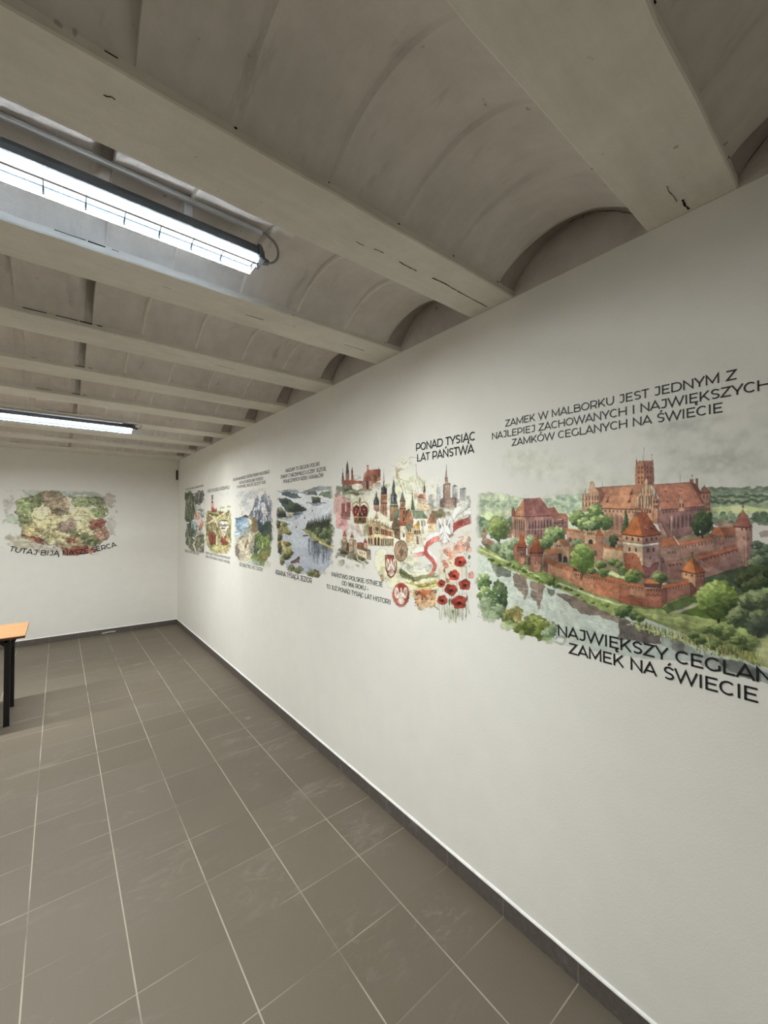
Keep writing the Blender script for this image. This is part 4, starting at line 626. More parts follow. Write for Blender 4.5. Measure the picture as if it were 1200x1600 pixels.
def lakes():
    P = Print('R', -3.235, -2.285, 1.12, 1.9, 200, 330, 7, [(187,182,168),(190,186,172),(206,204,196),(208,206,198)])
    f = crop(425,715,.13125); one = lambda x, y: f((x, y))[0]
    P.fill(f((60,400),(300,385),(560,350),(745,345),(745,1180),(640,1330),(560,1420),(330,1380),(180,1330),(90,1200),(60,900)), (206,207,204), .95, jit=2, tex=.03, fine=.02, c2=(176,182,192), d=f((400,500),(440,1350)))
    for pts, k in ((((60,400),(200,385),(380,400),(540,345),(720,340),(740,380),(540,400),(400,430),(200,430)), (150,154,146)), (((110,430),(180,405),(300,435),(365,475),(260,490),(120,450)), (92,100,102)), (((385,440),(460,400),(540,430),(520,450)), (116,122,112)), (((550,450),(620,410),(740,385),(742,490),(620,480)), (118,128,104)), (((70,480),(180,480),(280,540),(370,590),(420,628),(320,650),(190,660),(110,560)), (84,94,80)), (((190,660),(330,650),(250,690),(180,680)), (196,190,156)), (((60,600),(110,590),(160,660),(170,700),(250,690),(180,730),(60,730)), (150,146,116))): P.fill(f(*pts), k, .95, jit=.8)
    P.fill(f((240,665),(370,650),(320,690),(250,690)), (96,112,128), .9); P.fill(f((60,720),(170,730),(260,690),(380,660),(300,730),(200,760)), (160,168,170), .7)
    P.tree(*one(520, 505), 8.5, 5, (62,72,62), (88,98,72), (120,128,90), 60, .25); P.line(f((410,540),(650,540)), 1.2, (120,120,108)); P.fill(f((460,545),(610,545),(560,575),(480,570)), (140,148,150), .7)
    P.tree(*one(260, 590), 9, 7, (52,62,56), (80,92,68), (116,124,84), 70, .22); P.tree(*one(140, 520), 7, 5, (60,70,70), (82,92,84), (110,118,104), 50, .25)
    for x in range(60, 170, 14): P.conifer(*one(x, 580+P.rng.rand()*40), one(0, 720)[1], 4.2, (52,62,58), (84,94,84))
    for x in range(270, 390, 18): P.conifer(*one(x, 520+(x-270)*.3), one(0, 640)[1], 3.4, (58,68,66), (90,100,92))
    P.fill(f((355,860),(430,830),(520,880),(600,960),(740,1040),(720,1120),(610,1080),(520,1000),(440,930)), (150,152,104), 1, jit=.8)
    for i, x in enumerate(range(430, 740, 20)): P.conifer(*one(x, 720-(x-430)*.5+P.rng.rand()*40), one(0, 860+(x-430)*.5)[1], 9.5, [(56,64,46),(66,76,54),(48,56,44)][i % 3], (100,108,76))
    for x, y, rx, ry in ((550,880,4,9),(630,910,4.5,10),(705,920,6,13),(590,930,4,5),(680,1000,5,5)): P.tree(*one(x, y), rx, ry, (74,86,60), (108,118,84), (146,154,116), 50, .26)
    P.fill(f((440,900),(560,980),(740,1060),(700,1110),(560,1010)), (198,188,146), .9, jit=.8); P.disc(*one(680, 1080), 5, 3, (176,158,110), .9)
    for i in range(46):
        x = 430+P.rng.rand()*300; y = 960+(x-430)*.45; P.line([one(x, y), one(x+P.rng.randn()*6, y+60+P.rng.rand()*210)], [3.4, .6], [(96,104,116),(74,84,98),(134,142,150),(118,124,118)][i % 4], .42, jit=.5)
    P.line(f((490,1010),(555,995)), 1.6, (84,78,72)); P.line(f((365,930),(430,930)), 2.4, (120,110,96)); P.line(f((170,795),(215,795)), 1.2, (96,90,84))
    for x, y in ((390,690),(288,795),(478,600)): P.line(f((x,y),(x,y+30)), .5, (110,112,112)); P.disc(*one(x, y+30), 1.2, 1, (70,74,76))
    P.fill(f((60,760),(150,770),(220,880),(200,920),(120,900),(130,1000),(220,1050),(250,1120),(200,1220),(110,1160),(70,1000)), (160,156,108), .95, jit=1.4)
    P.fill(f((90,780),(130,850),(105,930),(115,1060),(150,1120),(170,1110),(135,1020),(130,930),(150,860),(120,780)), (206,188,146), .95)
    for x, y, rx, ry, k in ((70,790,4,6,0),(200,900,5,3,1),(95,960,3.5,6,0),(95,1080,3.5,9,0),(190,1030,5,4.5,1),(215,1120,5.5,5,1),(170,1180,6,5,0),(150,800,4,3.5,1)): P.tree(*one(x, y), rx, ry, *[((62,68,52),(92,98,70),(128,130,92)),((92,98,60),(134,136,84),(178,172,116))][k], 50, .26)
    P.disc(*one(150, 1015), 1.6, 2, (184,110,72), .9)
    P.fill(f((220,1255),(320,1165),(335,1190),(320,1240),(240,1265)), (120,92,90), .95); P.line(f((225,1250),(330,1180)), 1.3, (72,58,58)); P.line(f((290,1245),(330,1245)), 1.2, (120,90,88))
    for x, y, rx, ry in ((230,1320,6,6),(320,1340,8,6),(480,1370,9,7),(540,1390,5,5),(120,1230,4,7)): P.tree(*one(x, y), rx, ry, (96,96,66), (132,130,90), (172,166,124), 60, .24)
    P.wash(*one(400, 1330), 12, 7, (176,186,200), .6, .8, .6); P.wash(*one(620, 1370), 9, 4, (212,196,176), .7, .8, .6)
    for i in range(20): x, y = one(260+P.rng.rand()*300, 720+P.rng.rand()*560); P.line([(x, y), (x+6, y+1.6)], .5, (172,180,186), .7)
    P.fade(.05, .05, .05, .06, .9); P.warp = 1.3; P.gr = .15; P.sat = .9; P.gam = 1.34
    return P
def mountains():
    P = Print('R', -4.27, -3.24, 1.10, 1.88, 180, 330, 9, [(192,187,173),(188,184,170),(205,203,195),(206,204,196)])
    f = crop(355,725,.1125); one = lambda x, y: f((x, y))[0]
    for x, y, rx, ry, k in ((250,460,14,18,(176,178,178)),(200,390,6,7,(156,162,172)),(330,430,14,10,(170,170,168)),(220,560,9,9,(164,166,166)),(430,340,16,7,(170,168,162)),(300,600,16,10,(184,184,182))): P.wash(*one(x, y), rx, ry, k, .6, .9, .6)
    P.fill(f((80,740),(300,730),(620,700),(640,1120),(520,1400),(300,1370),(110,1250),(75,1000)), (176,178,160), .8, jit=1.5)
    P.fill(f((80,740),(200,735),(300,780),(270,880),(200,960),(120,1010),(75,1000)), (120,146,164), 1, jit=1.4, c2=(172,184,188), d=f((100,750),(200,980))); P.fill(f((85,740),(190,740),(200,775),(85,790)), (92,122,146), .8, jit=.6)
    for i in range(26): x, y = one(80+P.rng.rand()*180, 760+P.rng.rand()*230); P.line([(x, y), (x+5, y-1.5)], .9, [(206,212,210),(100,140,156),(84,124,146)][i % 3], .7)
    P.fill(f((190,740),(250,705),(300,715),(300,745)), (84,86,62)); P.line(f((208,650),(208,710)), .7, (90,84,76))
    P.fill(f((290,735),(350,650),(400,470),(425,430),(440,520),(480,440),(520,380),(550,430),(560,500),(585,430),(610,500),(640,560),(610,800),(520,960),(440,920),(390,820)), (136,138,142), 1, jit=.8, tex=.2)
    for i in range(70):
        x = 330+P.rng.rand()*290; y = 470+P.rng.rand()*330+abs(x-510)*.5; P.line([one(x, y), one(x+(x-510)*.25+P.rng.randn()*14, y+60+P.rng.rand()*80)], [2, .6], [(84,88,100),(206,204,200),(104,108,112),(150,150,150)][i % 4], .75)
    P.fill(f((470,540),(530,530),(560,640),(540,790),(500,700)), (206,202,196), .7, jit=1); P.fill(f((395,820),(450,760),(500,850),(540,800),(520,900),(470,960),(420,900)), (66,90,98), .95, jit=.8)
    P.fill(f((540,790),(620,790),(640,1110),(560,1140),(500,1030),(470,960)), (72,88,72), .95, jit=1); P.fill(f((300,745),(390,740),(420,850),(440,930),(370,960),(300,1000),(330,900)), (150,132,92), .95, jit=.8)
    P.fill(f((120,1100),(220,1010),(300,990),(320,880),(300,780),(340,760),(330,900),(380,960),(420,1000),(350,1250),(300,1360),(180,1360),(110,1250)), (206,196,172), 1, jit=1.2)
    for pts, k in ((((240,1150),(290,1010),(300,1090),(250,1180)), (150,122,88)), (((320,1080),(390,970),(400,1100),(340,1250),(320,1230)), (166,160,146)), (((110,1170),(140,1090),(160,1260),(170,1350),(120,1260)), (140,126,118)), (((160,1030),(240,1000),(200,1050)), (142,132,116))): P.fill(f(*pts), k, .9, jit=.8)
    P.fill(f((385,990),(440,950),(500,1020),(590,970),(620,1110),(560,1160),(440,1210),(400,1120)), (124,142,78), 1, jit=1); P.fill(f((370,1130),(400,1020),(430,1150),(440,1210),(360,1260)), (78,94,82), .9, jit=.8)
    for i in range(30): x = 370+P.rng.rand()*240; P.line([one(x, 1010+P.rng.rand()*100), one(x+P.rng.randn()*14, 1100+P.rng.rand()*120)], [1.2, .5], [(84,110,56),(168,176,104),(66,88,66),(196,198,160)][i % 4], .7)
    P.fill(f((330,1300),(460,1210),(620,1130),(610,1260),(540,1360),(480,1430),(400,1410)), (128,138,80), .95, jit=1.4); P.fill(f((430,1320),(560,1220),(600,1210),(520,1330)), (162,142,92), .8, jit=1); P.fill(f((350,1300),(450,1240),(420,1320),(380,1400)), (146,168,112), .8, jit=1)
    P.wash(*one(340, 1370), 12, 6, (186,200,200), .7, .9, .6); P.wash(*one(540, 1400), 8, 7, (176,184,156), .5, .9, .6)
    P.fade(.06, .06, .05, .07, .9); P.warp = 2.2; P.sat = .82; P.gam = 1.32
    return P
def industry():
    P = Print('R', -5.33, -4.31, 1.13, 1.87, 170, 320, 11, [(194,189,175),(193,188,174),(204,202,194),(205,203,195)])
    f = crop(280,740,.09375); one = lambda x, y: f((x, y))[0]
    P.fill(f((450,640),(520,620),(690,640),(870,620),(875,1000),(870,1210),(790,1330),(560,1320),(450,1180),(440,900)), (176,172,112), .95, jit=1.6)
    P.fill(f((530,640),(540,480),(545,370),(566,370),(570,480),(590,640)), (196,140,122), .9); P.fill(f((540,490),(540,465),(570,465),(570,490)), (84,62,66)); P.fill(f((543,425),(545,400),(568,400),(569,425)), (96,68,72)); P.fill(f((535,385),(535,365),(572,365),(572,382)), (76,60,62)); P.fill(f((535,560),(575,560),(600,600),(625,570),(628,640),(540,650)), (172,92,76)); P.fill(f((560,640),(570,600),(590,640)), (120,50,50))
    for pts, k in ((((450,730),(480,660),(560,720),(600,750),(460,810)), (150,116,86)), (((670,640),(680,590),(700,640),(740,650),(730,700),(680,700)), (140,92,76)), (((780,680),(830,610),(860,650),(860,690),(800,720)), (144,132,112)), (((480,640),(560,660),(660,680),(640,720),(520,690)), (108,112,60)), (((450,860),(490,830),(500,960),(480,1050),(445,1040)), (110,116,62)), (((830,840),(870,800),(872,1120),(830,1080)), (128,132,72)), (((770,720),(860,700),(850,750)), (146,156,84))): P.fill(f(*pts), k, .9, jit=.8)
    for pts in (((450,845),(600,760),(700,690),(780,640)),((500,680),(600,760),(640,900),(620,1180)),((700,580),(860,610),(820,760)),((700,560),(840,545))): P.line(f(*pts), 2.2, (222,214,176), .95)
    for x, y, rx, ry in ((720,570,4,2),(830,550,4,1.6)): P.disc(*one(x, y), rx, ry, (150,166,120), .8)
    P.fill(f((500,840),(600,820),(640,1000),(600,1060),(520,1000)), (140,134,92), .9, jit=1)
    for i in range(26): x = 500+P.rng.rand()*160; P.line([one(x, 830+P.rng.rand()*160), one(x+P.rng.randn()*30, 950+P.rng.rand()*160)], .8, [(96,98,56),(206,200,156),(120,96,72)][i % 3], .7)
    P.fill(f((650,880),(660,800),(720,765),(800,780),(830,840),(800,880),(700,900)), (156,146,136)); P.fill(f((660,810),(720,780),(800,790),(825,840),(740,850),(670,840)), (214,204,194)); P.fill(f((665,800),(720,765),(800,778),(828,835),(800,800),(720,785)), (96,86,80)); P.fill(f((660,880),(800,870),(830,900),(800,960),(700,950)), (206,198,186)); P.fill(f((690,905),(770,895),(760,915),(700,922)), (84,76,74)); P.line(f((660,880),(800,870)), 1.2, (100,90,84)); P.fill(f((790,920),(830,900),(820,980),(790,970)), (142,120,100)); P.fill(f((700,960),(790,970),(760,1050),(710,1060)), (216,206,186))
    for x0, x1, y0 in ((490,610,940),(690,810,1030)): P.fill(f((x0,y0+60),(x0+25,y0),(x0+50,y0+60),(x0+75,y0),(x1,y0+110),(x1,1190),(x0+20,1200),(x0,1080)), (168,86,66), 1, jit=.5); P.hatch(*[one(*p) for p in ((x0+8,y0+60),(x1,y0+90),(x0+16,1190),(x1,1190))], 6, .9, (104,48,42), .7)
    P.fill(f((480,1200),(600,1190),(700,1220),(860,1190),(800,1300),(640,1330),(520,1290)), (170,178,116), .95, jit=1.4); P.fill(f((700,1260),(860,1220),(850,1300),(740,1330)), (212,188,140), .8, jit=1); P.fill(f((600,1230),(700,1190),(760,1230),(640,1300)), (206,204,150), .8, jit=1)
    P.wash(*one(740, 320), 7, 6, (190,196,200), .5, .9, .6)
    for i in range(110):
        x = 450+P.rng.rand()*410; y = 650+P.rng.rand()*620; P.line([one(x, y), one(x+P.rng.randn()*26, y+10+P.rng.rand()*26)], [.9, .3], [(84,88,46),(112,92,62),(206,198,150),(66,70,40),(150,150,96)][i % 5], .6)
    P.fade(.03, .03, .0, .05, .7); P.warp = 1.8; P.sat = .66; P.gam = 1.25; P.tint = (1, .97, .92)
    return P
def parks():
    P = Print('R', -6.37, -5.32, 1.13, 1.98, 160, 330, 13, [(186,180,165),(190,185,171),(200,197,188),(203,201,193)])
    f = crop(280,740,.09375); one = lambda x, y: f((x, y))[0]
    P.fill(f((100,285),(410,275),(420,1340),(250,1330),(105,1160)), (196,194,180), .8, jit=1); P.wash(*one(240, 620), 9, 6, (150,156,130), .7, .8, .6); P.wash(*one(300, 1000), 9, 4, (160,156,128), .7, .8, .6); P.wash(*one(200, 560), 10, 20, (120,126,98), .5, .9, .6)
    P.fill(f((100,290),(200,270),(250,500),(250,760),(200,800),(110,790)), (96,104,76), 1, jit=1.2, tex=.2); P.fill(f((250,330),(320,280),(410,300),(405,420),(350,550),(260,480)), (112,106,96), 1, jit=1.2, tex=.2)
    for i in range(40):
        x = 105+P.rng.rand()*140; P.line([one(x, 300+P.rng.rand()*300), one(x+P.rng.randn()*8, 450+P.rng.rand()*330)], [1.2, .6], [(58,62,46),(140,140,104),(84,84,66),(176,172,140)][i % 4], .7)
        x = 255+P.rng.rand()*150; P.line([one(x, 300+P.rng.rand()*100), one(x+P.rng.randn()*14, 380+P.rng.rand()*130)], [1.2, .6], [(70,66,66),(176,168,158),(96,90,84)][i % 3], .6)
    P.wash(*one(330, 570), 8, 3, (170,182,184), .8, .6, .5); P.fill(f((270,600),(400,600),(420,640),(420,720),(380,730),(350,640)), (130,124,84), .9, jit=.8); P.fill(f((360,640),(420,620),(420,720),(390,700)), (176,196,204), .9)
    P.fill(f((260,640),(320,625),(360,740),(400,790),(410,880),(340,960),(320,900),(330,800),(270,740)), (206,150,132), 1, jit=.8, tex=.2); P.fill(f((350,760),(400,800),(405,870),(345,950),(355,850)), (190,110,88), .9, jit=.6); P.line(f((290,650),(350,740),(370,840)), 1, (224,190,170), .8)
    P.fill(f((110,850),(180,790),(290,810),(300,950),(260,1060),(230,1120),(140,1200),(105,1150)), (98,110,88), 1, jit=1.2, tex=.2); P.fill(f((205,820),(280,815),(300,900),(270,970),(210,900)), (190,204,200), .85, jit=1); P.fill(f((215,850),(240,830),(250,950),(220,930)), (84,98,88), .8)
    P.fill(f((120,1160),(220,1060),(300,1040),(420,1030),(420,1180),(415,1330),(330,1350),(210,1290)), (128,128,96), 1, jit=1.2, tex=.2); P.line(f((230,1060),(275,1110),(235,1180),(260,1260),(310,1340)), 2.6, (214,208,190), .95); P.line(f((330,1340),(340,1220),(420,1160)), 2, (206,196,180), .9)
    for i in range(30): x = 110+P.rng.rand()*300; y = 1060+P.rng.rand()*240; P.line([one(x, y), one(x+P.rng.randn()*20, y+50)], .9, [(66,74,50),(176,176,130),(92,96,64),(150,140,120)][i % 4], .75)
    for x, y in ((130,900),(160,960),(150,1050),(180,860)): P.line([one(x, y-70), one(x+10, y+80)], 1.6, [(62,74,56),(150,160,130)][int(x/10) % 2], .8)
    P.fill(f((290,1040),(360,1020),(420,1030),(420,1060),(300,1070)), (110,100,70), .8, jit=.6)
    for i in range(120):
        x = 105+P.rng.rand()*310; y = 290+P.rng.rand()*1000; P.line([one(x, y), one(x+P.rng.randn()*12, y+20+P.rng.rand()*40)], [.8, .3], [(60,66,46),(92,96,70),(178,176,150),(120,124,92)][i % 4], .45)
    P.fade(.02, .02, .03, .03, .6); P.warp = 2.5; P.sat = .7; P.gam = 1.15
    return P
def countrymap():
    P = Print('B', -.57, .66, 1.08, 1.96, 330, 240, 15, [(172,166,150),(170,164,146),(200,197,185),(196,193,180)])
    f = crop(0,750,.158333); one = lambda x, y: f((x, y))[0]
    for x, y, rx, ry, k, a in ((160,400,16,9,(150,170,140),.6),(450,110,30,9,(140,156,132),.6),(830,120,30,9,(130,144,118),.6),(1080,190,9,12,(160,146,126),.6),(1100,450,12,14,(168,162,146),.5),(100,230,12,12,(160,156,136),.5),(230,620,30,14,(182,174,142),.7),(500,690,20,8,(176,164,138),.6),(640,130,14,8,(128,150,150),.5),(120,570,12,5,(172,166,148),.5)): P.wash(*one(x, y), rx, ry, k, a, 1.1, .6)
    P.spatter(*one(60, 90), *one(1140, 240), 60, 1.3, [(132,140,120),(96,110,92),(160,152,134)], .5, .7); P.spatter(*one(1060, 260), *one(1150, 560), 30, 1.2, [(150,146,130)], .5, .7)
    O = ((150,210),(230,180),(370,150),(440,115),(560,105),(600,130),(620,160),(700,165),(860,170),(980,165),(1030,200),(1055,280),(1065,330),(1000,390),(1045,400),(1035,460),(1070,520),(1080,560),(1000,620),(960,650),(900,700),(860,730),(700,745),(640,740),(600,670),(540,635),(470,640),(420,600),(330,600),(210,545),(215,490),(190,460),(195,370),(145,320),(175,290))
    P.fill(f(*O), (190,182,138), .95, jit=1.2, tex=.16, edge=.3)
    regions = [(((150,210),(370,150),(415,140),(420,230),(330,300),(190,340),(145,320),(175,290)), (118,134,84)), (((415,130),(560,105),(610,150),(690,220),(680,290),(500,290),(430,250)), (150,126,104)), (((690,165),(980,165),(1020,210),(1000,280),(860,270),(700,250)), (112,126,86)), (((860,280),(1000,270),(1055,280),(1065,330),(1000,385),(940,370),(880,310)), (132,146,98)), (((190,345),(310,320),(320,420),(220,480),(190,460)), (120,132,82)), (((330,300),(490,290),(600,360),(590,420),(500,470),(340,440),(320,380)), (204,188,134)), (((490,270),(680,290),(670,350),(600,350),(510,320)), (120,104,84)), (((680,270),(860,270),(900,350),(880,390),(700,360)), (200,186,134)), (((590,420),(680,370),(760,390),(760,470),(700,520),(540,500),(560,460)), (150,124,112)), (((760,390),(880,400),(885,480),(860,540),(760,500)), (196,184,140)), (((885,410),(1000,380),(1045,400),(1035,470),(890,490)), (150,72,64)), (((890,495),(1035,470),(1070,520),(1080,560),(1000,600),(930,550)), (182,130,116)), (((230,450),(340,440),(440,480),(440,540),(330,560),(215,540)), (196,176,120)), (((215,530),(330,545),(430,590),(430,640),(380,630),(330,580),(220,560)), (160,72,54)), (((440,500),(580,500),(590,560),(520,600),(440,560)), (178,172,118)), (((690,500),(850,520),(900,560),(830,600),(700,560)), (126,134,88)), (((830,570),(960,560),(1000,610),(940,650),(840,640)), (132,140,96)), (((660,580),(740,575),(760,620),(660,620)), (184,92,70)), (((600,660),(820,640),(880,690),(860,730),(700,745),(640,740)), (166,72,62)), (((890,680),(960,660),(950,720),(880,730)), (176,96,80))]
    for pts, k in regions: P.fill(f(*pts), k, .72, jit=1.2, tex=.13, edge=.3)
    for pts, k in regions:
        for i in range(9):
            x = np.mean([p[0] for p in pts])+P.rng.randn()*34; y = np.mean([p[1] for p in pts])+P.rng.randn()*22
            P.line(f((x, y), (x+24, y+P.rng.randn()*10), (x+46, y+P.rng.randn()*12)), .7, tuple(v*.62 for v in k), .6)
            P.disc(*one(x+P.rng.randn()*20, y), 2.4, 1.3, tuple(min(255, v*1.2) for v in k), .5)
    for i in range(230):
        x = 170+P.rng.rand()*860; y = 130+P.rng.rand()*560; P.line(f((x, y), (x+10+P.rng.rand()*26, y+P.rng.randn()*7), (x+30+P.rng.rand()*30, y+P.rng.randn()*12)), .55, [(70,84,52),(96,92,66),(120,96,74),(64,72,50),(206,194,150)][i % 5], .45, jit=.4)
    for i in range(len(O)): P.line(f(O[i], O[(i+1) % len(O)]), .8, (84,88,58) if O[i][1] < 480 else (112,74,58), .75)
    for x, y, w in ((450,387,130),(580,300,90),(820,352,90),(340,505,110),(960,450,60),(740,520,40),(650,440,40),(520,545,60),(620,575,40),(300,240,60),(880,600,60),(820,210,60)): # smeared, unreadable place names
        for i in range(int(w/9)): x1 = x-w/2+i*9; P.line(f((x1, y+P.rng.randn()*3), (x1+6, y+P.rng.randn()*4)), .9, (74,70,54), .75)
    P.fade(.02, .02, .02, .02, .5); P.warp = 2; P.sat = .66; P.gam = 1.3; P.tint = (1, .985, .94)
    return P
PANELS = {'castle': castle, 'history': history, 'lakes': lakes, 'mountains': mountains, 'industry': industry, 'parks': parks, 'map': countrymap}
# ------------------------------------------------------------------ materials
def wall_nodes(t):
    p = t.pos(); big = t.noise(p, 1.3, 3); mid = t.noise(p, 9, 4); roll = t.noise(p, 160, 3, .6)
    f = t.math('ADD', t.math('MULTIPLY', big, .6), t.math('MULTIPLY', mid, .4))
    return t.mix(t.ramp(f, .35, .65), [c*.965 for c in WALL_REFL], [c*1.02 for c in WALL_REFL]), roll
t = NT('wall_paint'); col, roll = wall_nodes(t); t.bsdf(col, .62, .25, roll, .35, .0012); M_WALL = t.m
t = NT('printed_wall'); col, roll = wall_nodes(t)
pa = t.n('Attribute', attribute_name='pigment').outputs[0]; ca = t.n('Attribute', attribute_name='cover').outputs['Fac']
t.bsdf(t.mix(ca, col, pa), .62, .25, roll, .35, .0012); M_PRINT = t.m
def ceil_mat(name, a, b, streak):
    t = NT(name); p = t.pos(); n1 = t.noise(p, 2.2, 4); n2 = t.noise(p, 14, 4, .6); fine = t.noise(p, 120, 3, .6)
    sp = t.n('Mapping', {'Vector': p, 'Scale': (1.5, 9, 9) if streak else (6, 2, 2)}).outputs[0]; n3 = t.noise(sp, 3, 4, .6)
    f = t.math('ADD', t.math('MULTIPLY', n1, .5), t.math('ADD', t.math('MULTIPLY', n2, .25), t.math('MULTIPLY', n3, .3)))
    c = t.mix(t.ramp(f, .40, .66), a, b)
    spot = t.ramp(t.noise(p, 26, 2, .5), .735, .78)                    # dark flecks where the whitewash has come off
    c = t.mix(t.math('MULTIPLY', spot, .45), c, (.10, .09, .08))
    if not streak:
        sm = t.noise(t.n('Mapping', {'Vector': p, 'Scale': (9, 2.6, 2.6), 'Rotation': (0, 0, .25)}).outputs[0], 1.5, 4, .62)
        c = t.mix(t.math('MULTIPLY', t.ramp(sm, .62, .74), .38), c, (.27, .265, .25))
    t.bsdf(c, .8, .12, t.math('ADD', t.math('MULTIPLY', n2, .7), t.math('MULTIPLY', fine, .3)), .5, .006); return t.m
M_BEAM = ceil_mat('whitewashed_beam', BEAM_A, BEAM_B, True)
M_VAULT = ceil_mat('whitewashed_shell', VAULT_A, VAULT_B, False)
M_LIP = ceil_mat('lit_lip', BEAM_A, BEAM_B, True)  # paler than the shells, imitating lamplight on the riser faces
M_ENDP = ceil_mat('shaded_end_piece', ENDP_A, ENDP_B, False)  # end pieces coloured darker to imitate shade in the recess
M_GABLE = ceil_mat('bare_shaded_gable', GABLE_A, GABLE_B, False)
def tile_nodes(t, p, wall):
    x, y, z = [t.n('SeparateXYZ', {0: p}).outputs[i] for i in range(3)]
    gx = t.math('DIVIDE', t.math('SUBTRACT', x, 1.118), .3); gy = t.math('DIVIDE', t.math('SUBTRACT', y, 1.3002), .3)
    fx = t.math('FRACT', gx); fy = t.math('FRACT', gy)
    dx = t.math('MULTIPLY', t.math('MINIMUM', fx, t.math('SUBTRACT', 1., fx)), .3); dy = t.math('MULTIPLY', t.math('MINIMUM', fy, t.math('SUBTRACT', 1., fy)), .3)
    cell = t.n('CombineXYZ', {0: t.math('FLOOR', gx), 1: t.math('FLOOR', gy), 2: 0.}).outputs[0]
    return x, y, z, dx, dy, cell
t = NT('floor_tiles'); p = t.pos(); x, y, z, dx, dy, cell = tile_nodes(t, p, False)
wn = t.n('TexWhiteNoise', {0: cell}, noise_dimensions='3D').outputs[0]
n1 = t.noise(p, 3, 4); n2 = t.noise(p, 60, 4, .7); n3 = t.noise(p, 420, 2)
base = t.mix(wn, FLOOR_A, FLOOR_B)
base = t.mix(t.ramp(t.math('ADD', t.math('MULTIPLY', n1, .6), t.math('MULTIPLY', n2, .4)), .35, .65), base, t.mix(.5, base, FLOOR_C))
base = t.mix(t.math('MULTIPLY', t.ramp(n3, .35, .7), .16), base, (.30, .27, .23))
# pale dusty smears
sm = t.n('Mapping', {'Vector': p, 'Rotation': (0, 0, .9), 'Scale': (3.2, 9, 1)}).outputs[0]
dust = t.math('MULTIPLY', t.ramp(t.noise(sm, 1.3, 6, .68, .8), .54, .80), t.ramp(t.noise(p, 1.1, 2), .46, .62))
base = t.mix(t.math('MULTIPLY', dust, .5), base, (.36, .34, .31))
def blot(cx, cy, r, sc, lo, hi, seed):
    d = t.n('VectorMath', {0: p, 1: (cx, cy, 0)}, operation='DISTANCE').outputs['Value']
    nn = t.noise(t.n('Mapping', {'Vector': p, 'Location': (seed, seed*2, 0), 'Rotation': (0, 0, .5), 'Scale': (1, 2.2, 1)}).outputs[0], sc, 6, .7, 1.2)
    return t.math('MULTIPLY', t.ramp(d, r*.35, r, 1, 0), t.ramp(nn, lo, hi))
for cx, cy, r, sc, lo, hi, seed, k in ((1.23, 1.70, .20, 9, .45, .75, 1, .26), (1.20, 1.14, .15, 12, .52, .72, 2, .26), (.72, 1.72, .22, 8, .50, .75, 3, .2), (.92, 1.26, .24, 9, .52, .78, 4, .18), (.40, 2.1, .3, 7, .5, .8, 5, .22), (1.0, 2.6, .3, 7, .55, .8, 6, .22)):
    base = t.mix(t.math('MULTIPLY', blot(cx, cy, r, sc, lo, hi, seed), k), base, (.42, .40, .365))
gx_on = t.ramp(t.noise(p, 2.6, 3), .36, .52, .25, 1.); gy_on = t.ramp(t.noise(t.n('Mapping', {'Vector': p, 'Location': (7, 3, 0)}).outputs[0], 1.6, 3), .42, .60, .06, .85)
gx_m = t.math('MULTIPLY', t.ramp(dx, .0016, .0031, 1, 0), gx_on); gy_m = t.math('MULTIPLY', t.ramp(dy, .0012, .0026, 1, 0), gy_on)
joint = t.math('MAXIMUM', t.ramp(dx, .0012, .003, 1, 0), t.ramp(dy, .001, .0026, 1, 0))
base = t.mix(t.math('MULTIPLY', joint, .35), base, (.07, .06, .05))
base = t.mix(t.math('MAXIMUM', gx_m, gy_m), base, GROUT)
t.bsdf(base, t.ramp(n2, .3, .7, .48, .62), .32, t.math('SUBTRACT', t.math('MULTIPLY', n3, .25), joint), .35, .0012); M_FLOOR = t.m
t = NT('skirting_tiles'); p = t.pos(); x, y, z, dx, dy, cell = tile_nodes(t, p, True)
sel = t.ramp(y, 6.76, 6.77)
dd = t.math('ADD', t.math('MULTIPLY', dx, sel), t.math('MULTIPLY', dy, t.math('SUBTRACT', 1., sel)))
n2 = t.noise(p, 50, 4, .7); base = t.mix(t.ramp(n2, .3, .7), SKIRT_A, SKIRT_B)
base = t.mix(t.math('MULTIPLY', t.ramp(dd, .001, .0022, 1, 0), .55), base, (.26, .23, .20))
base = t.mix(t.math('MULTIPLY', t.ramp(t.noise(p, 7, 4, .7), .60, .75), .25), base, (.34, .31, .29))
t.bsdf(base, .5, .35, n2, .2, .001); M_SKIRT = t.m
M_BEAD = flat('white_sealant', (.86, .86, .83), .5, .3)
M_INK = flat('black_lettering', sr(24, 24, 27), .45, .35)
M_GREYPLASTIC = flat('grey_polycarbonate', (.11, .12, .135), .45, .4)
M_RIM = flat('white_plastic', (.62, .64, .66), .4, .2)
M_RIB = flat('dark_lens_rib', (.004, .0042, .0045), .6, .02)
M_CABLE = flat('grey_cable', (.30, .30, .31), .55, .3)
M_BLACK = flat('black_steel', (.006, .006, .007), .42, .4)
M_STEP_SHADE = flat('step_shade_tone', (.46, .435, .405), .9, .05)  # step strip toned darker than the shell, standing in for occlusion shade
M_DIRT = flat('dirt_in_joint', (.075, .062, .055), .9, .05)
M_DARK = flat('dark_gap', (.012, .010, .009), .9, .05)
M_STRIP = flat('dark_brown_strip', (.05, .042, .034), .7, .2)
M_MARK = flat('pale_mark_tone', (.50, .48, .45), .8, .1)
def emit(name, col, s, base=(.9, .9, .9)):
    t = NT(name); b = t.bsdf(base, .4, .3); b.inputs['Emission Color'].default_value = tuple(col)+(1,); b.inputs['Emission Strength'].default_value = s; return t.m
M_LED = emit('led_board', LED_COL, LED_S)
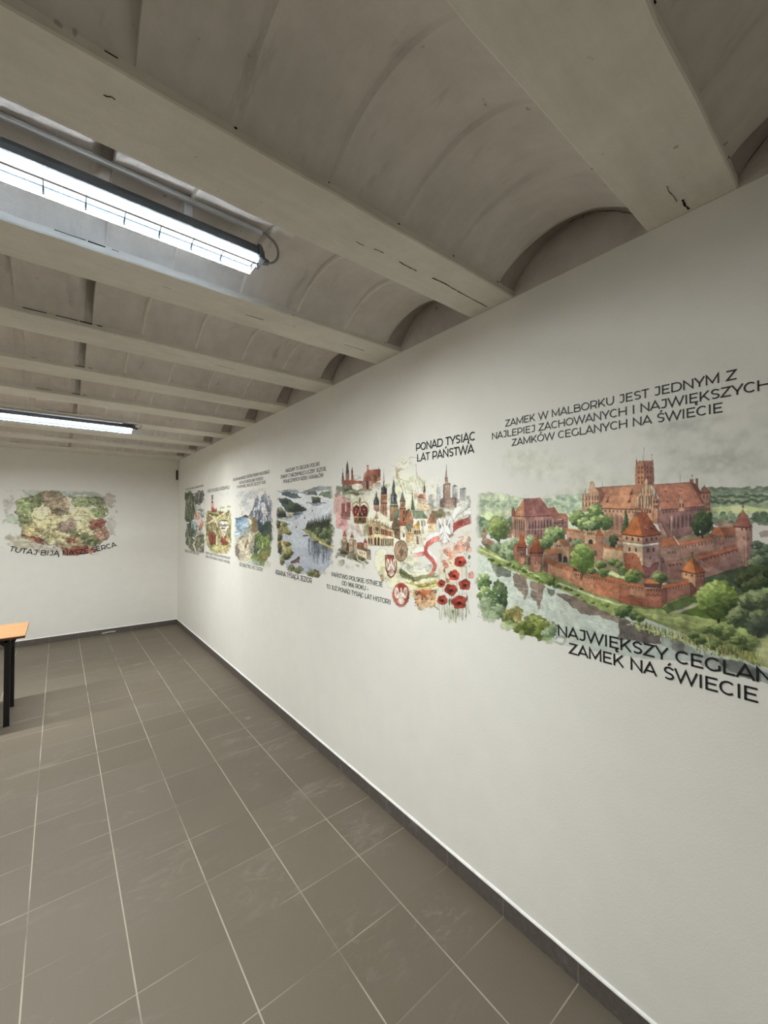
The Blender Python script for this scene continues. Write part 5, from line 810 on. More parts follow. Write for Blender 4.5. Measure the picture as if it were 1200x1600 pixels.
t = NT('clear_cover'); tr = t.n('BsdfTransparent', {0: (.98, .985, 1, 1)}); gl = t.n('BsdfGlossy', {0: (1, 1, 1, 1), 'Roughness': .08})
m2 = t.n('MixShader', {0: .03, 1: tr.outputs[0], 2: gl.outputs[0]}); t.t.links.new(m2.outputs[0], t.out.inputs[0]); M_COVER = t.m
t = NT('frosted_cover'); tr = t.n('BsdfTransparent', {0: (.97, .98, 1, 1)}); em = t.n('Emission', {0: FROST, 1: FROST_K})
m2 = t.n('AddShader', {0: tr.outputs[0], 1: em.outputs[0]}); t.t.links.new(m2.outputs[0], t.out.inputs[0]); M_FROST = t.m
# laminated wood desk top
t = NT('beech_laminate'); p = t.n('TexCoord').outputs['Object']; g = t.noise(t.n('Mapping', {'Vector': p, 'Scale': (2, 30, 30)}).outputs[0], 3, 5, .6)
t.bsdf(t.mix(t.ramp(g, .3, .7), sr(158, 118, 78), sr(178, 136, 94)), .42, .4); M_WOOD = t.m
M_EDGE = flat('dark_plywood_edge', sr(84, 56, 40), .6, .2, ns=80)
# ------------------------------------------------------------------ room shell
def quad(name, pts, mat, parent=None):
    m = MB(); m.add(pts, [(0, 1, 2, 3)]); return m.build(name, mat, parent)
def slab(name, a, b, mat, label):
    m = MB(); m.box(a, b); o = m.build(name, mat); return tag(o, label, None, None, 'structure')
slab('floor', (XL, YF, -.1), (XW, YB, 0), M_FLOOR, 'greyish brown square floor tiles with pale grout lines')
slab('wall_right', (XW, YF, 0), (XW+.15, YB+.15, HC+.25), M_WALL, 'long white painted wall carrying the row of printed pictures')
slab('wall_back', (XL-.15, YB, 0), (XW, YB+.15, HC+.25), M_WALL, 'white end wall with the printed map')
slab('wall_left', (XL-.15, YF-.15, 0), (XL, YB, HC+.25), M_WALL, 'white wall out of view on the left')
slab('wall_front', (XL, YF-.15, 0), (XW+.15, YF, HC+.25), M_WALL, 'white wall out of view behind the camera')
slab('ceiling', (XL-.15, YF-.15, HC+.25), (XW+.15, YB+.15, HC+.35), M_VAULT, 'floor slab above the arched ceiling shells')
# beams: wide flat concrete ribs running from wall to wall
B0, BS, BWD = .254, .6866, .216
rng = np.random.RandomState(4)
def beam_name(i): return 'ceiling_beam'
ords = {-4: 'whitewashed concrete ceiling beam behind the camera', 0: 'broad whitewashed ceiling beam at the top right corner of the view', 1: 'whitewashed ceiling beam crossing above the near lamp, with a long black crack',
        2: 'whitewashed ceiling beam just beyond the near lamp', 3: 'second whitewashed ceiling beam beyond the near lamp', 4: 'third whitewashed ceiling beam beyond the near lamp', 5: 'fourth whitewashed ceiling beam beyond the near lamp',
        6: 'whitewashed ceiling beam carrying the far lamp', 7: 'first whitewashed ceiling beam behind the far lamp', 8: 'second whitewashed ceiling beam behind the far lamp', 9: 'last whitewashed ceiling beam, against the end wall'}
CRACK = {1: [(.904, 1.053, .985, .8), (1.06, 1.05, 1.187, 1.), (1.194, 1.05, 1.38, 1.), (.73, 1.06, .76, .5), (.80, 1.055, .83, .5), (.068, 1.015, .08, .5)], 0: [(1.25, .372, 1.335, .3), (1.338, .361, 1.393, 1.8)], 2: [(.62, 1.74, .70, .5), (.30, 1.72, .33, .4), (1.12, 1.73, 1.24, .3)], 3: [(.70, 2.42, .80, .4)]}
for i in range(-4, 10):
    y0 = B0+BS*i; y1 = y0+BWD if i < 9 else YB
    m = MB(); n = 60; xs = np.linspace(XL, XW, n); jit = rng.randn(n, 3)*.0012
    # lightly uneven cast edges
    prof = lambda k: [(y0+.004+jit[k, 0]*.3, HC+.25), (y0+jit[k, 0], HC+.004), (y0+.004+jit[k, 0], HC+jit[k, 2]*.5), (y1-.004+jit[k, 1], HC+jit[k, 2]*.5), (y1+jit[k, 1], HC+.004), (y1-.004+jit[k, 1]*.3, HC+.25)]
    V = [(xs[k], a, b) for k in range(n) for a, b in prof(k)]
    m.add(V, [(k*6+j, k*6+(j+1) % 6, (k+1)*6+(j+1) % 6, (k+1)*6+j) for k in range(n-1) for j in range(6)]+[(0, 1, 2, 3, 4, 5), tuple((n-1)*6+j for j in range(6))[::-1]])
    o = m.build('ceiling_beam', M_BEAM); tag(o, ords.get(i, ords[-4]), None, 'whitewashed ceiling beams', 'structure')
    if i in CRACK:
        m = MB()
        for x0, yc, x1, w in CRACK[i]:
            k = 14; X = np.linspace(x0, x1, k); Y = yc+np.cumsum(rng.randn(k))*.0007; W = (.3+rng.rand(k))*.0016*w
            if abs(x1-x0) < .03: X = np.linspace(x0-.004, x1+.004, k)
            m.add([(X[j], Y[j]-W[j], HC-.0012) for j in range(k)]+[(X[j], Y[j]+W[j], HC-.0012) for j in range(k)]+[(X[j], Y[j]+W[j]*.5, HC+.002) for j in range(k)],
                  [(j, j+1, k+j+1, k+j) for j in range(k-1)]+[(k+j, k+j+1, 2*k+j+1, 2*k+j) for j in range(k-1)]+[(2*k+j, 2*k+j+1, j+1, j) for j in range(k-1)])
        c = m.build('crack', M_DARK, o)
# arched shells between the beams, pieces 25 cm long stepping against each other
T = np.linspace(0, 1, 21)
SPR = HC+.022
def arc(t, h): return SPR+h*np.power(np.maximum(1-(2*t-1)**2, 0), .85)
stations = [(1.312, .094), (1.305, .094)]
for a, b in ((1.305, 1.055), (1.055, .808), (.808, .56), (.56, .312), (.312, .112)): stations += [(b+.022, .0905), (b+.007, .0865), (b-.003, .0970)]
stations = stations[:-1]+[(.1125, .087), (.112, .150), (.085, .135), (.058, .100), (-.155, .090), (-.157, .103), (-.196, .102), (-.1985, .090)]
x = -.1985
while x > XL+.3:
    stations += [(x-.20, .092), (x-.2005, .103), (x-.245, .102), (x-.2455, .088)]; x -= .2455
stations += [(XL, .09)]
bay_lab = {0: 'arched whitewashed ceiling shell nearest the camera, with grey stains', 1: 'arched ceiling shell holding the near lamp', 2: 'arched ceiling shell just beyond the near lamp', 3: 'second arched ceiling shell beyond the near lamp', 4: 'third arched ceiling shell beyond the near lamp', 5: 'arched ceiling shell just in front of the far lamp', 6: 'arched ceiling shell just behind the far lamp', 7: 'second arched ceiling shell behind the far lamp', 8: 'last arched ceiling shell before the end wall', -1: 'arched ceiling shell at the top right corner of the view'}
for i in range(-4, 9):
    ya = B0+BS*i+BWD-.003; yb = B0+BS*(i+1)+.003
    m = MB(); n = len(T); off = 0
    V = [(xx, ya+(yb-ya)*tt, z+.0012*math.sin(37*xx+9*tt+i)) for xx, h in stations for tt, z in zip(T, arc(T, h))]
    m.add(V, [(k*n+j, k*n+j+1, (k+1)*n+j+1, (k+1)*n+j) for k in range(len(stations)-1) for j in range(n-1)])
    o = m.build('ceiling_shell', M_VAULT); tag(o, bay_lab.get(i, 'arched ceiling shell behind the camera'), None, 'arched ceiling shells', 'structure')
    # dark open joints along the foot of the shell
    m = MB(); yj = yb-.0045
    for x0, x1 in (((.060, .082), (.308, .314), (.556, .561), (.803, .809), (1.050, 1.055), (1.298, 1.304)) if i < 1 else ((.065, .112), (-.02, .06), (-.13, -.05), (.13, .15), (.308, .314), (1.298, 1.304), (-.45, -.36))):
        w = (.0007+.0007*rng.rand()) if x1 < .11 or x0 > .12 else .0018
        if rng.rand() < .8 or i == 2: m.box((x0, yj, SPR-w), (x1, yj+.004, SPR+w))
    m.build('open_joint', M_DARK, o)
    m = MB(); n3 = len(T)
    for xj in (1.055, .808, .56, .312):                     # thin raised lip at each joint, coloured paler as if lamplit
        xs_ = [(xj+.0075, .0875), (xj+.006, .0835), (xj+.001, .0845), (xj-.0035, .0965)]
        m.add([(xx, ya+(yb-ya)*tt, z+.0012*math.sin(37*xx+9*tt+i)) for xx, h in xs_ for tt, z in zip(T, arc(T, h))], [(k*n3+q, k*n3+q+1, (k+1)*n3+q+1, (k+1)*n3+q) for k in range(len(xs_)-1) for q in range(n3-1)])
    if i >= 1: m.build('lit_lip', M_LIP, o)
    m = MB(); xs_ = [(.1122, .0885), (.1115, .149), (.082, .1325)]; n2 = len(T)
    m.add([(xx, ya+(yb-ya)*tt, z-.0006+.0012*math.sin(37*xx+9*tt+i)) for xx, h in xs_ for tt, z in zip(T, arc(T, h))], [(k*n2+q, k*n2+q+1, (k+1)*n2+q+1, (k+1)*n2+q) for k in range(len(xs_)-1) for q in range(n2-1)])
    if i >= 2: m.build('shaded_step', M_STEP_SHADE, o)
    m = MB(); xs_ = [(XW, .146), (1.34, .147), (1.308, .148), (1.306, .093)]
    m.add([(xx, ya+(yb-ya)*tt, z+.0015*math.sin(53*xx+21*tt+i)) for xx, h in xs_ for tt, z in zip(T, arc(T, h))], [(k*n2+q, k*n2+q+1, (k+1)*n2+q+1, (k+1)*n2+q) for k in range(len(xs_)-1) for q in range(n2-1)])
    m.build('end_piece', M_ENDP, o)
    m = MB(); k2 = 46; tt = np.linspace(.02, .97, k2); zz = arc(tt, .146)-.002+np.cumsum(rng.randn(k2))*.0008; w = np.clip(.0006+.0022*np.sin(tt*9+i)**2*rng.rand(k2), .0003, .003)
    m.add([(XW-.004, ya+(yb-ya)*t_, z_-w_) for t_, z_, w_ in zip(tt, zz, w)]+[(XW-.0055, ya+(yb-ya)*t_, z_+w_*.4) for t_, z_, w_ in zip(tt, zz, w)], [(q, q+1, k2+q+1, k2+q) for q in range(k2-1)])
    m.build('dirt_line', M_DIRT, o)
# gable above the wall inside each shell end, grey rather than painted, and darkened further for recess shade
m = MB(); m.box((XW-.0025, YF, HC), (XW+.001, YB, HC+.22)); tag(m.build('trim_1', M_GABLE), 'unpainted strip of wall above the white paint, inside the shell ends', None, None, 'structure')
# skirting tiles with a white sealant bead on top
m = MB(); m.box((XW-.009, YF, 0), (XW, YB, .071)); br = m.build('baseboard_right', M_SKIRT); tag(br, 'dark grey skirting tiles along the long picture wall', None, None, 'structure')
m = MB(); m.box((XL, YB-.009, 0), (XW-.009, YB, .071)); bb = m.build('baseboard_back', M_SKIRT); tag(bb, 'dark grey skirting tiles along the end wall', None, None, 'structure')
def bead(parent, p0, p1, ax):
    m = MB(); k = 90; S = np.linspace(0, 1, k); V = []
    for s_ in S:
        w = .0065+.002*rng.rand(); h = .0085+.003*rng.rand()
        for a, b in ((0, .0705), (w, .0705), (w*.75, .0705+h*.6), (0, .0705+h)):
            V.append((XW-a, p0+(p1-p0)*s_, b) if ax == 'y' else (p0+(p1-p0)*s_, YB-a, b))
    m.add(V, [(q*4+j, q*4+j+1, (q+1)*4+j+1, (q+1)*4+j) for q in range(k-1) for j in range(3)]); m.build('sealant_bead', M_BEAD, parent)
bead(br, YF, YB, 'y'); bead(bb, XL, XW, 'x')
m = MB(); m.add([(.47, YB-.0095, .012), (.56, YB-.0095, .02), (.63, YB-.0095, .018), (.63, YB-.0095, .034), (.55, YB-.0095, .036), (.48, YB-.0095, .03)], [(0, 1, 2, 3, 4, 5)]); m.build('pale_mark', M_MARK, bb)  # small pale mark low on the skirting tiles
m = MB(); m.box((1.380, YB-.012, 2.17), (1.402, YB, 2.315)); tag(m.build('corner_strip', M_STRIP), 'short dark strip in the room corner just below the ceiling', 'strip')

# ------------------------------------------------------------------ wall prints
DEPTH = {'castle': .0002, 'history': .0003, 'lakes': .0002, 'mountains': .0003, 'industry': .0002, 'parks': .0003, 'map': .0002}
def make_print(key, name, label):
    P = PANELS[key](); R, A = P.result(); nz, nx = A.shape
    uu = P.u0+(np.arange(nx)+.5)/nx*(P.u1-P.u0); zz = P.z1-(np.arange(nz)+.5)/nz*(P.z1-P.z0)
    U, Z = np.meshgrid(uu, zz); D = np.full_like(U, DEPTH[key])
    V = np.stack([XW-D, -U, Z], -1) if P.wall == 'R' else np.stack([U, YB-D, Z], -1)
    idx = np.arange(nx*nz).reshape(nz, nx)
    q = np.stack([idx[:-1, :-1], idx[1:, :-1], idx[1:, 1:], idx[:-1, 1:]], -1).reshape(-1, 4)
    A = np.where(A < .03, 0, A); keep = A.reshape(-1)[q].max(1) > 0; q = q[keep]
    used = np.zeros(nx*nz, bool); used[q.reshape(-1)] = True; remap = np.cumsum(used)-1
    q = remap[q]; V = V.reshape(-1, 3)[used]; Rv = R.reshape(-1, 3)[used]; Av = A.reshape(-1)[used]
    org = V.mean(0); V = V-org
    me = bpy.data.meshes.new(name); me.vertices.add(len(V)); me.vertices.foreach_set('co', V.astype(np.float32).reshape(-1))
    me.loops.add(q.size); me.polygons.add(len(q)); me.loops.foreach_set('vertex_index', q.reshape(-1).astype(np.int32)); me.polygons.foreach_set('loop_start', np.arange(0, q.size, 4, dtype=np.int32))
    me.update(calc_edges=True)
    at = me.attributes.new('pigment', 'FLOAT_COLOR', 'POINT'); at.data.foreach_set('color', np.concatenate([Rv, np.ones((len(Rv), 1))], 1).astype(np.float32).reshape(-1))
    at = me.attributes.new('cover', 'FLOAT', 'POINT'); at.data.foreach_set('value', Av.astype(np.float32))
    o = link(name, me, M_PRINT); o.location = org
    return tag(o, label, 'mural', 'watercolour prints on the walls')
make_print('castle', 'wall_mural', 'large watercolour mural of a red brick castle above a river')
make_print('history', 'wall_mural', 'watercolour mural with crown, white eagle, ribbon, towers and red poppies')
make_print('lakes', 'wall_mural', 'watercolour mural of a winding lake between dark conifers')
make_print('mountains', 'wall_mural', 'watercolour mural of blue sea shore and jagged grey mountains')
make_print('industry', 'wall_mural', 'narrow watercolour mural with a red and white striped chimney')
make_print('parks', 'wall_mural', 'watercolour mural of forests and rocks, nearest the room corner')
make_print('map', 'wall_mural', 'watercolour map of a country on the end wall')

# ------------------------------------------------------------------ lettering (own geometric capitals)
def el(cx, cy, rx, ry, a0, a1, n=18):
    return [(cx+rx*math.cos(math.radians(a0+(a1-a0)*i/n)), cy+ry*math.sin(math.radians(a0+(a1-a0)*i/n))) for i in range(n+1)]
H = .063; Tp = 1-H
def bowl(x0, x1, y0, y1):
    r = (y1-y0)/2; return [(x0, y1)]+el(x1-r, (y0+y1)/2, r, r, 90, -90, 12)+[(x0, y0)]
def glyphs():
    G = {}
    G['A'] = (1.06, [[(.03, 0), (.53, Tp+.03), (1.03, 0)], [(.20, .28), (.86, .28)]])
    G['B'] = (1.08, [[(.16, 0), (.16, 1)], bowl(.16, .90, .53, Tp), bowl(.16, .98, H, .53)])
    G['C'] = (1.04, [el(.57, .5, .46, .5-H, 48, 312, 26)])
    G['D'] = (1.18, [[(.16, 0), (.16, 1)], [(.16, Tp), (.55, Tp)]+el(.62, .5, .46, .5-H, 90, -90, 20)+[(.55, H), (.16, H)]])
    G['E'] = (.96, [[(.16, 0), (.16, 1)], [(.16, Tp), (.86, Tp)], [(.16, .51), (.78, .51)], [(.16, H), (.88, H)]])
    G['G'] = (1.11, [el(.57, .5, .46, .5-H, 48, 300, 26)+[(.97, .17), (.97, .5)]])
    G['H'] = (1.16, [[(.16, 0), (.16, 1)], [(1.0, 0), (1.0, 1)], [(.16, .51), (1.0, .51)]])
    G['I'] = (.45, [[(.22, 0), (.22, 1)]])
    G['J'] = (.80, [[(.16, Tp), (.62, Tp)], [(.62, 1), (.62, .33)]+el(.36, .33, .26, .27, 0, -138, 12)])
    G['K'] = (1.03, [[(.16, 0), (.16, 1)], [(.90, 1), (.16, .27)], [(.42, .54), (.95, 0)]])
    G['L'] = (.87, [[(.16, 1), (.16, H), (.82, H)]])
    G['M'] = (1.37, [[(.16, 0), (.16, .97), (.685, .16), (1.21, .97), (1.21, 0)]])
    G['N'] = (1.16, [[(.16, 0), (.16, .95), (1.0, .05), (1.0, 1)]])
    G['O'] = (1.20, [el(.60, .5, .49, .5-H, 90, 450, 34)])
    G['P'] = (1.03, [[(.16, 0), (.16, 1)], bowl(.16, .93, .33, Tp)])
    G['R'] = (1.05, [[(.16, 0), (.16, 1)], bowl(.16, .93, .34, Tp), [(.62, .35), (.92, 0)]])
    G['S'] = (.90, [[(.80, .84)]+el(.46, .72, .30, .22, 40, 180, 10)+[(.17, .66), (.26, .55), (.45, .50), (.66, .44), (.76, .34)]+el(.45, .27, .32, .21, 5, -140, 10)])
    G['T'] = (.86, [[(.02, Tp), (.84, Tp)], [(.43, 0), (.43, 1)]])
    G['U'] = (1.13, [[(.15, 1), (.15, .44)]+el(.565, .44, .415, .38, 180, 360, 18)+[(.98, 1)]])
    G['W'] = (1.62, [[(.03, 1), (.43, .04), (.81, .97), (1.19, .04), (1.59, 1)]])
    G['Y'] = (.96, [[(.03, 1), (.48, .36), (.93, 1)], [(.48, .38), (.48, 0)]])
    G['Z'] = (.97, [[(.08, Tp), (.84, Tp), (.10, H), (.90, H)]])
    G['6'] = (.92, [el(.46, .33, .34, .27, 90, 450, 24), [(.74, .90), (.55, Tp)]+el(.50, .46, .38, .47, 100, 200, 10)])
    G['9'] = (.92, [el(.46, .67, .34, .27, 90, 450, 24), [(.18, .10), (.37, H)]+el(.42, .54, .38, .47, -80, 20, 10)])
    G['-'] = (.62, [[(.10, .36), (.52, .36)]])
    G[','] = (.34, [[(.17, .10), (.11, -.14)]])
    G[' '] = (.48, [])
    ac = lambda x: [(x-.06, 1.10), (x+.13, 1.30)]; og = lambda x: [(x, .02), (x-.10, -.10), (x-.07, -.22), (x+.08, -.22)]
    for a, b, st in (('Ą', 'A', [og(.97)]), ('Ę', 'E', [og(.76)]), ('Ś', 'S', [ac(.47)]), ('Ó', 'O', [ac(.6)]), ('Ń', 'N', [ac(.58)]), ('Ć', 'C', [ac(.57)]), ('Ź', 'Z', [ac(.47)]), ('Ż', 'Z', [[(.40, 1.19), (.54, 1.19)]]), ('Ł', 'L', [[(-.02, .36), (.50, .66)]])): G[a] = (G[b][0], G[b][1]+st)
    return G
GL = glyphs()
def ribbon(m, pts, hw, to3, th):
    P = [np.array(p, float) for p in pts]; P = [p for i, p in enumerate(P) if i == 0 or np.hypot(*(p-P[i-1])) > 1e-5]; n = len(P); closed = n > 3 and np.hypot(*(P[0]-P[-1])) < 1e-6
    dirs = [(P[i+1]-P[i])/max(1e-9, np.hypot(*(P[i+1]-P[i]))) for i in range(n-1)]
    L = []; R = []
    for i in range(n):
        a = dirs[i-1] if i > 0 else (dirs[-1] if closed else dirs[0]); b = dirs[i] if i < n-1 else (dirs[0] if closed else dirs[-1])
        na = np.array([-a[1], a[0]]); nb = np.array([-b[1], b[0]]); v = na+nb; v = v/max(1e-6, np.hypot(*v)); k = hw/max(.42, v@nb)
        L.append(P[i]+v*k); R.append(P[i]-v*k)
    V = [to3(*p, th) for p in L]+[to3(*p, th) for p in R]+[to3(*p, 0) for p in L]+[to3(*p, 0) for p in R]
    F = []
    for i in range(n-1): F += [(i, i+1, n+i+1, n+i), (i, 2*n+i, 2*n+i+1, i+1), (n+i, n+i+1, 3*n+i+1, 3*n+i)]
    if not closed: F += [(0, n, 3*n, 2*n), (n-1, 3*n-1, 4*n-1, 2*n-1)]
    m.add(V, F)
def text_w(s): return sum(GL[c][0] for c in s)-.2
def text_mesh(s, start, end, base, cap, to3, th, hw=.066, curve=None):
    m = MB(); k = (end-start)/text_w(s); x = -.1
    for ch in s:
        adv, st = GL[ch]
        for pts in st:
            if curve is None: f = lambda a, b, d, x=x: to3(start+(x+a)*k, base+b*cap, d)
            else:
                xc = start+(x+adv/2)*k; z0, sl = curve(xc); c = 1/math.hypot(1, sl); s_ = sl*c
                f = lambda a, b, d, xc=xc, z0=z0, c=c, s_=s_, adv=adv: to3(xc+(a-adv/2)*k*c-b*cap*s_, z0+(a-adv/2)*k*s_+b*cap*c, d)
            ribbon(m, pts, hw, f, th)
        x += adv
    return m
def on_right(u, z, d): return (XW-.0004-d, -u, z)
def on_back(u, z, d): return (u, YB-.0004-d, z)
def caption(label, lines, cap, th, group, hw=.066):
    objs = []
    if len(lines) == 1:
        s, y0, y1, z = lines[0]; c = on_right(-(y0+y1)/2, z, 0)
        e = empty('wall_lettering', c); tag(e, label, 'lettering', group)
        o = text_mesh(s, -y0, -y1, z, cap, on_right, th, hw).build('text_line', M_INK, e, origin=c); o.location = (0, 0, 0); return
    y = sum(l[1]+l[2] for l in lines)/(2*len(lines)); e = empty('wall_lettering', (XW-.001, y, lines[-1][3])); tag(e, label, 'lettering', group)
    for s, y0, y1, z in lines:
        o = text_mesh(s, -y0, -y1, z, cap, on_right, th, hw).build('text_line', M_INK, e, origin=(XW-.001, y, lines[-1][3])); o.location = (0, 0, 0)
G1, G2 = 'small captions above and below the murals', 'large captions above and below the murals'
caption('three line black caption above the brick castle mural', [('ZAMEK W MALBORKU JEST JEDNYM Z', .983, .266, 1.953), ('NAJLEPIEJ ZACHOWANYCH I NAJWIĘKSZYCH', 1.049, .200, 1.911), ('ZAMKÓW CEGLANYCH NA ŚWIECIE', .953, .296, 1.871)], .0272, .0012, G1, .063)
caption('large black two line caption across the foot of the castle mural', [('NAJWIĘKSZY CEGLANY', .768, .168, 1.1645), ('ZAMEK NA ŚWIECIE', .726, .233, 1.110)], .0372, .0020, G2, .064)
caption('large black caption PONAD TYSIĄC LAT PAŃSTWA above the city towers', [('PONAD TYSIĄC', 1.510, 1.139, 1.9225), ('LAT PAŃSTWA', 1.503, 1.147, 1.8685)], .0380, .0020, G2, .068)
caption('three line caption about the year 966, left of the red roundel', [('PAŃSTWO POLSKIE ISTNIEJE', 2.325, 1.785, 1.204), ('OD 966 ROKU -', 2.200, 1.918, 1.163), ('TO JUŻ PONAD TYSIĄC LAT HISTORII', 2.390, 1.715, 1.1175)], .0272, .0012, G1, .063)
caption('three line caption above the lake mural', [('MAZURY TO REGION POLSKI', 3.026, 2.488, 1.949), ('ZNANY Z NIEZWYKŁEJ LICZBY JEZIOR,', 3.120, 2.397, 1.907), ('POŁĄCZONYCH RZEK I KANAŁÓW', 3.072, 2.437, 1.867)], .0275, .0008, G1, .074)
caption('caption KRAINA TYSIĄCA JEZIOR below the lake mural', [('KRAINA TYSIĄCA JEZIOR', 3.211, 2.598, 1.124)], .0375, .0010, G2, .074)
caption('three line caption above the sea and mountain mural', [('POLSKA MA BARDZO ZRÓŻNICOWANY KRAJOBRAZ -', 4.288, 3.323, 1.971), ('OD PLAŻ MORZA BAŁTYCKIEGO', 4.096, 3.486, 1.926), ('PO WYSOKIE, SKALISTE SZCZYTY TATR', 4.156, 3.433, 1.887)], .0280, .0006, G1)
caption('caption OD BAŁTYKU PO TATRY below the sea and mountain mural', [('OD BAŁTYKU PO TATRY', 4.084, 3.486, 1.115)], .0340, .0006, G2)
caption('one line caption above the striped chimney mural', [('SERCE POLSKIEGO PRZEMYSŁU', 5.207, 4.394, 1.897)], .0375, .0006, G2)
caption('two line caption below the striped chimney mural', [('GÓRNY ŚLĄSK TO REGION PRZEMYSŁOWY', 5.292, 4.362, 1.1545), ('GDZIE CZYSTA PRACA TWORZY HISTORIĘ', 5.286, 4.371, 1.111)], .0265, .0006, G1)
caption('caption above the forest and rock mural by the room corner', [('POLSKIE PARKI NARODOWE', 6.321, 5.391, 1.983)], .0260, .0005, G1)
caption('caption below the forest and rock mural by the room corner', [('BOGACTWO NATURY', 6.325, 5.578, 1.113)], .0345, .0005, G2)
cv = lambda x: (1.105+.288*(x-.06)**2, .576*(x-.06))
o = text_mesh('TUTAJ BIJĄ NASZE SERCA', -.474, .632, 0, .064, on_back, .0015, .084, cv).build('wall_lettering', M_INK, None, origin=on_back(.06, 1.105, 0)); tag(o, 'black caption bent in a smile under the map on the end wall', 'lettering')

# ------------------------------------------------------------------ lamps: LED troughs hung inside the shells
def lamp(x1, yc, label, L=1.225, zb=HC-.012, dep=.030, watt=LAMP_W):
    x0 = x1-L; low = zb < HC-.05; e = empty('ceiling_lamp', (x1-L/2, yc, HC+.15)); tag(e, label, 'lamp', 'long ceiling lamps')
    loc = (x1-L/2, yc, HC+.15)
    def fin(m, name, mat, par=e, **k):
        o = m.build(name, mat, par, origin=loc, **k); o.location = (0, 0, 0); return o
    w = .043; zt = zb+dep
    m = MB(); m.prism_x([(yc-w-.003, zt), (yc-w+.004, zt+.022), (yc-w+.016, zt+.042), (yc+w-.016, zt+.042), (yc+w-.004, zt+.022), (yc+w+.003, zt)], x0, x1); fin(m, 'housing', M_GREYPLASTIC, bevel=.004)
    for sx, xx in ((1, x1), (-1, x0)):
        m = MB(); m.prism_x([(yc-w-.005, zt-.010), (yc-w-.003, zt+.024), (yc-w+.013, zt+.047), (yc+w-.013, zt+.047), (yc+w+.003, zt+.024), (yc+w+.005, zt-.010)], min(xx, xx+sx*.014), max(xx, xx+sx*.014))
        m.prism_x([(yc-w+.008, zt-.005), (yc-w+.018, zt+.034), (yc+w-.018, zt+.034), (yc+w-.008, zt-.005)], min(xx+sx*.014, xx+sx*.026), max(xx+sx*.014, xx+sx*.026))
        fin(m, 'end_cap', M_GREYPLASTIC, bevel=.003)
    m = MB(); m.tube([(x1+.024, yc-.006, zt+.008), (x1+.046, yc-.006, zt+.008)], .010, 12); m.tube([(x1+.024, yc-.006, zt+.008), (x1+.036, yc-.006, zt+.008)], .013, 6); fin(m, 'cable_gland', M_GREYPLASTIC)
    m = MB(); m.tube([(x1+.046, yc-.006, zt+.008)]+[(x1+.046+.032*math.sin(a), yc-.006-.03*(a/3.14), zt+.008+.034*(1-math.cos(a))) for a in np.linspace(.2, 2.9, 10)]+[*([(x1+.03, yc-.03, HC-.006), (x1-.02, yc-.06, HC-.006), (x1-.10, yc-.075, HC-.006)] if low else [(x1+.02, yc-.04, zt+.082), (x1-.10, yc-.04, zt+.082)])], .0042, 8); fin(m, 'cable', M_CABLE, smooth=True)
    cy, cz = (yc-.075, HC-.009) if low else (yc-.04, zt+.082)
    m = MB(); m.tube([(x1+(-.08 if low else .01), cy, cz), (x1-L, cy, cz)], .009, 10); fin(m, 'conduit', M_RIM, smooth=True)
    for fx in (.18, .82):
        m = MB(); m.box((x0+L*fx-.012, yc-.03, zt+.04), (x0+L*fx+.012, yc+.03, HC if low else zt+.12)); fin(m, 'hanging_bracket', M_RIM)
    m = MB(); m.box((x0+.006, yc-.030, zt-.004), (x1-.006, yc+.030, zt-.001)); fin(m, 'led_board', M_LED)
    al = bpy.data.lights.new('led_row', 'AREA'); al.shape = 'RECTANGLE'; al.size = L-.02; al.size_y = .056; al.energy = watt; al.color = LED_COL; al.spread = math.radians(LAMP_SPREAD)
    lo = bpy.data.objects.new('led_row', al); COL.objects.link(lo); lo.parent = e; lo.location = (0, 0, zt-.0055-loc[2])
    n = int(round((L-.02)/.0905))
    for k in range(1, n):
        xx = x1-.012-k*(L-.024)/n; m = MB()
        m.tube([(xx, yc-.034, zt-.006), (xx, yc+.020, zt-.007), (xx, yc+w-.008, zt-.014), (xx, yc+w-.004, zb+.012), (xx, yc+w-.012, zb+.004)], .0021, 6); fin(m, 'lens_rib', M_RIB)
    m = MB(); m.prism_x([(yc-w+.006, zb+.0015), (yc+w-.006, zb+.0015), (yc+w-.006, zb), (yc-w+.006, zb)], x0, x1); fin(m, 'clear_cover', M_COVER)
    for s_ in (-1, 1):
        m = MB(); m.prism_x([(yc+s_*(w-.001), zt-.002), (yc+s_*(w-.006), zb+.001), (yc+s_*(w-.0075), zb+.001), (yc+s_*(w-.0025), zt-.002)], x0+.002, x1-.002); fin(m, 'cover_side', M_FROST)
        m = MB(); m.box((x0, min(yc+s_*(w-.009), yc+s_*(w-.004)), zb-.002), (x1, max(yc+s_*(w-.009), yc+s_*(w-.004)), zb+.002)); fin(m, 'cover_rim', M_RIM)
    for xx in (x0+.002, x1-.006):
        m = MB(); m.box((xx, yc-w+.004, zb-.002), (xx+.004, yc+w-.004, zb+.002)); m.box((xx, yc+w-.010, zb), (xx+.004, yc+w-.005, zt-.004)); m.box((xx, yc-w+.005, zb), (xx+.004, yc-w+.010, zt-.004)); fin(m, 'cover_rim', M_RIM)
    return e
lamp(.525, 1.385, 'near ceiling lamp, long bright LED trough at the upper left')
lamp(.525, 4.450, 'far ceiling lamp, a thin bright line under a beam above the map', zb=2.384, dep=.036, watt=LAMP_W*1.28)
lamp(-1.30, 1.385, 'ceiling lamp out of view on the left, level with the near one')
lamp(-1.30, 4.450, 'ceiling lamp out of view on the left, level with the far one', zb=2.384, dep=.036, watt=LAMP_W*1.28)

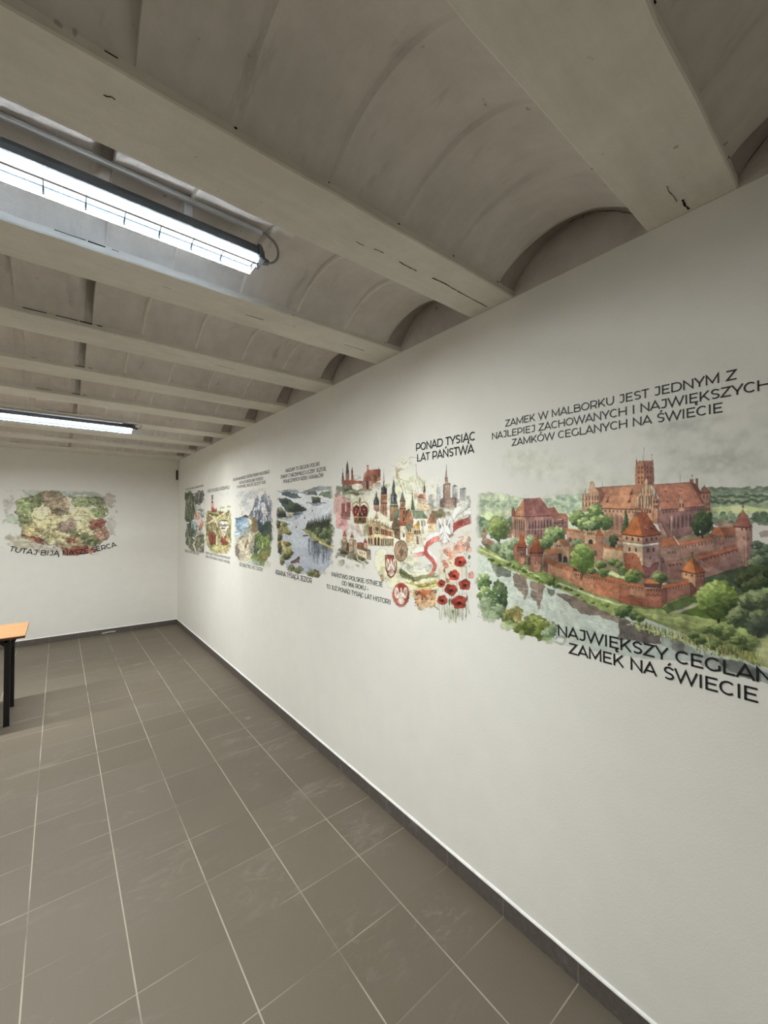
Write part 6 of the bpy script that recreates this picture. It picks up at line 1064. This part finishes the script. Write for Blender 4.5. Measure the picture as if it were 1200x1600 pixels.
# ------------------------------------------------------------------ school desk
def desk():
    x1, x0, ya, yb, z = -.195, -1.495, 4.20, 4.74, .685; loc = ((x0+x1)/2, (ya+yb)/2, 0)
    e = empty('school_desk', loc); tag(e, 'school desk with beech coloured top and black legs at the left edge', 'desk')
    def fin(m, name, mat, par=e, **k):
        o = m.build(name, mat, par, origin=loc, **k); o.location = (0, 0, 0); return o
    m = MB(); m.box((x0, ya, z-.004), (x1, yb, z)); top = fin(m, 'tabletop', M_WOOD)
    m = MB(); m.box((x0+.0005, ya+.0005, z-.019), (x1-.0005, yb-.0005, z-.004)); tag(fin(m, 'edge_band', M_EDGE, top), 'dark brown plywood edge')
    for lx in (-.30, x0+.105):
        for ly in (4.262, 4.678):
            m = MB(); m.box((lx-.0175, ly-.0125, 0.004), (lx+.0175, ly+.0125, z-.019)); lg = fin(m, 'leg', M_BLACK, bevel=.003)
            m = MB(); m.box((lx-.0185, ly-.0135, 0), (lx+.0185, ly+.0135, .012)); fin(m, 'foot_cap', M_BLACK, lg)
            s = -1 if lx > -.9 else 1; sy = 1 if ly < 4.4 else -1; R = .10
            m = MB(); pr = [(0, 0)]+[(s*(R-R*math.sin(a)), -(R-R*math.cos(a))) for a in np.linspace(0, 1.5708, 9)]
            pr = [(0, -.02), (0, -.02-R)]+[(s*(R-R*math.cos(a)), -.02-R+R*math.sin(a)) for a in np.linspace(.12, 1.5708, 9)]
            n = len(pr); m.add([(lx+a, ly-.002, z-.019+b) for a, b in pr]+[(lx+a, ly+.002, z-.019+b) for a, b in pr], [tuple(range(n)), tuple(range(n, 2*n))[::-1]]+[(i, (i+1) % n, n+(i+1) % n, n+i) for i in range(n)]); fin(m, 'corner_gusset', M_BLACK)
            m = MB(); m.tube([(lx, ly+sy*.0, z-.13), (lx-s*.05, ly, z-.025)], .006, 8); fin(m, 'brace', M_BLACK)
        m = MB(); m.box((lx-.0175, 4.262, z-.049), (lx+.0175, 4.678, z-.019)); fin(m, 'end_rail', M_BLACK)
    for ly in (4.262, 4.678):
        m = MB(); m.box((x0+.105, ly-.0125, z-.049), (-.30, ly+.0125, z-.019)); fin(m, 'side_rail', M_BLACK)
desk()
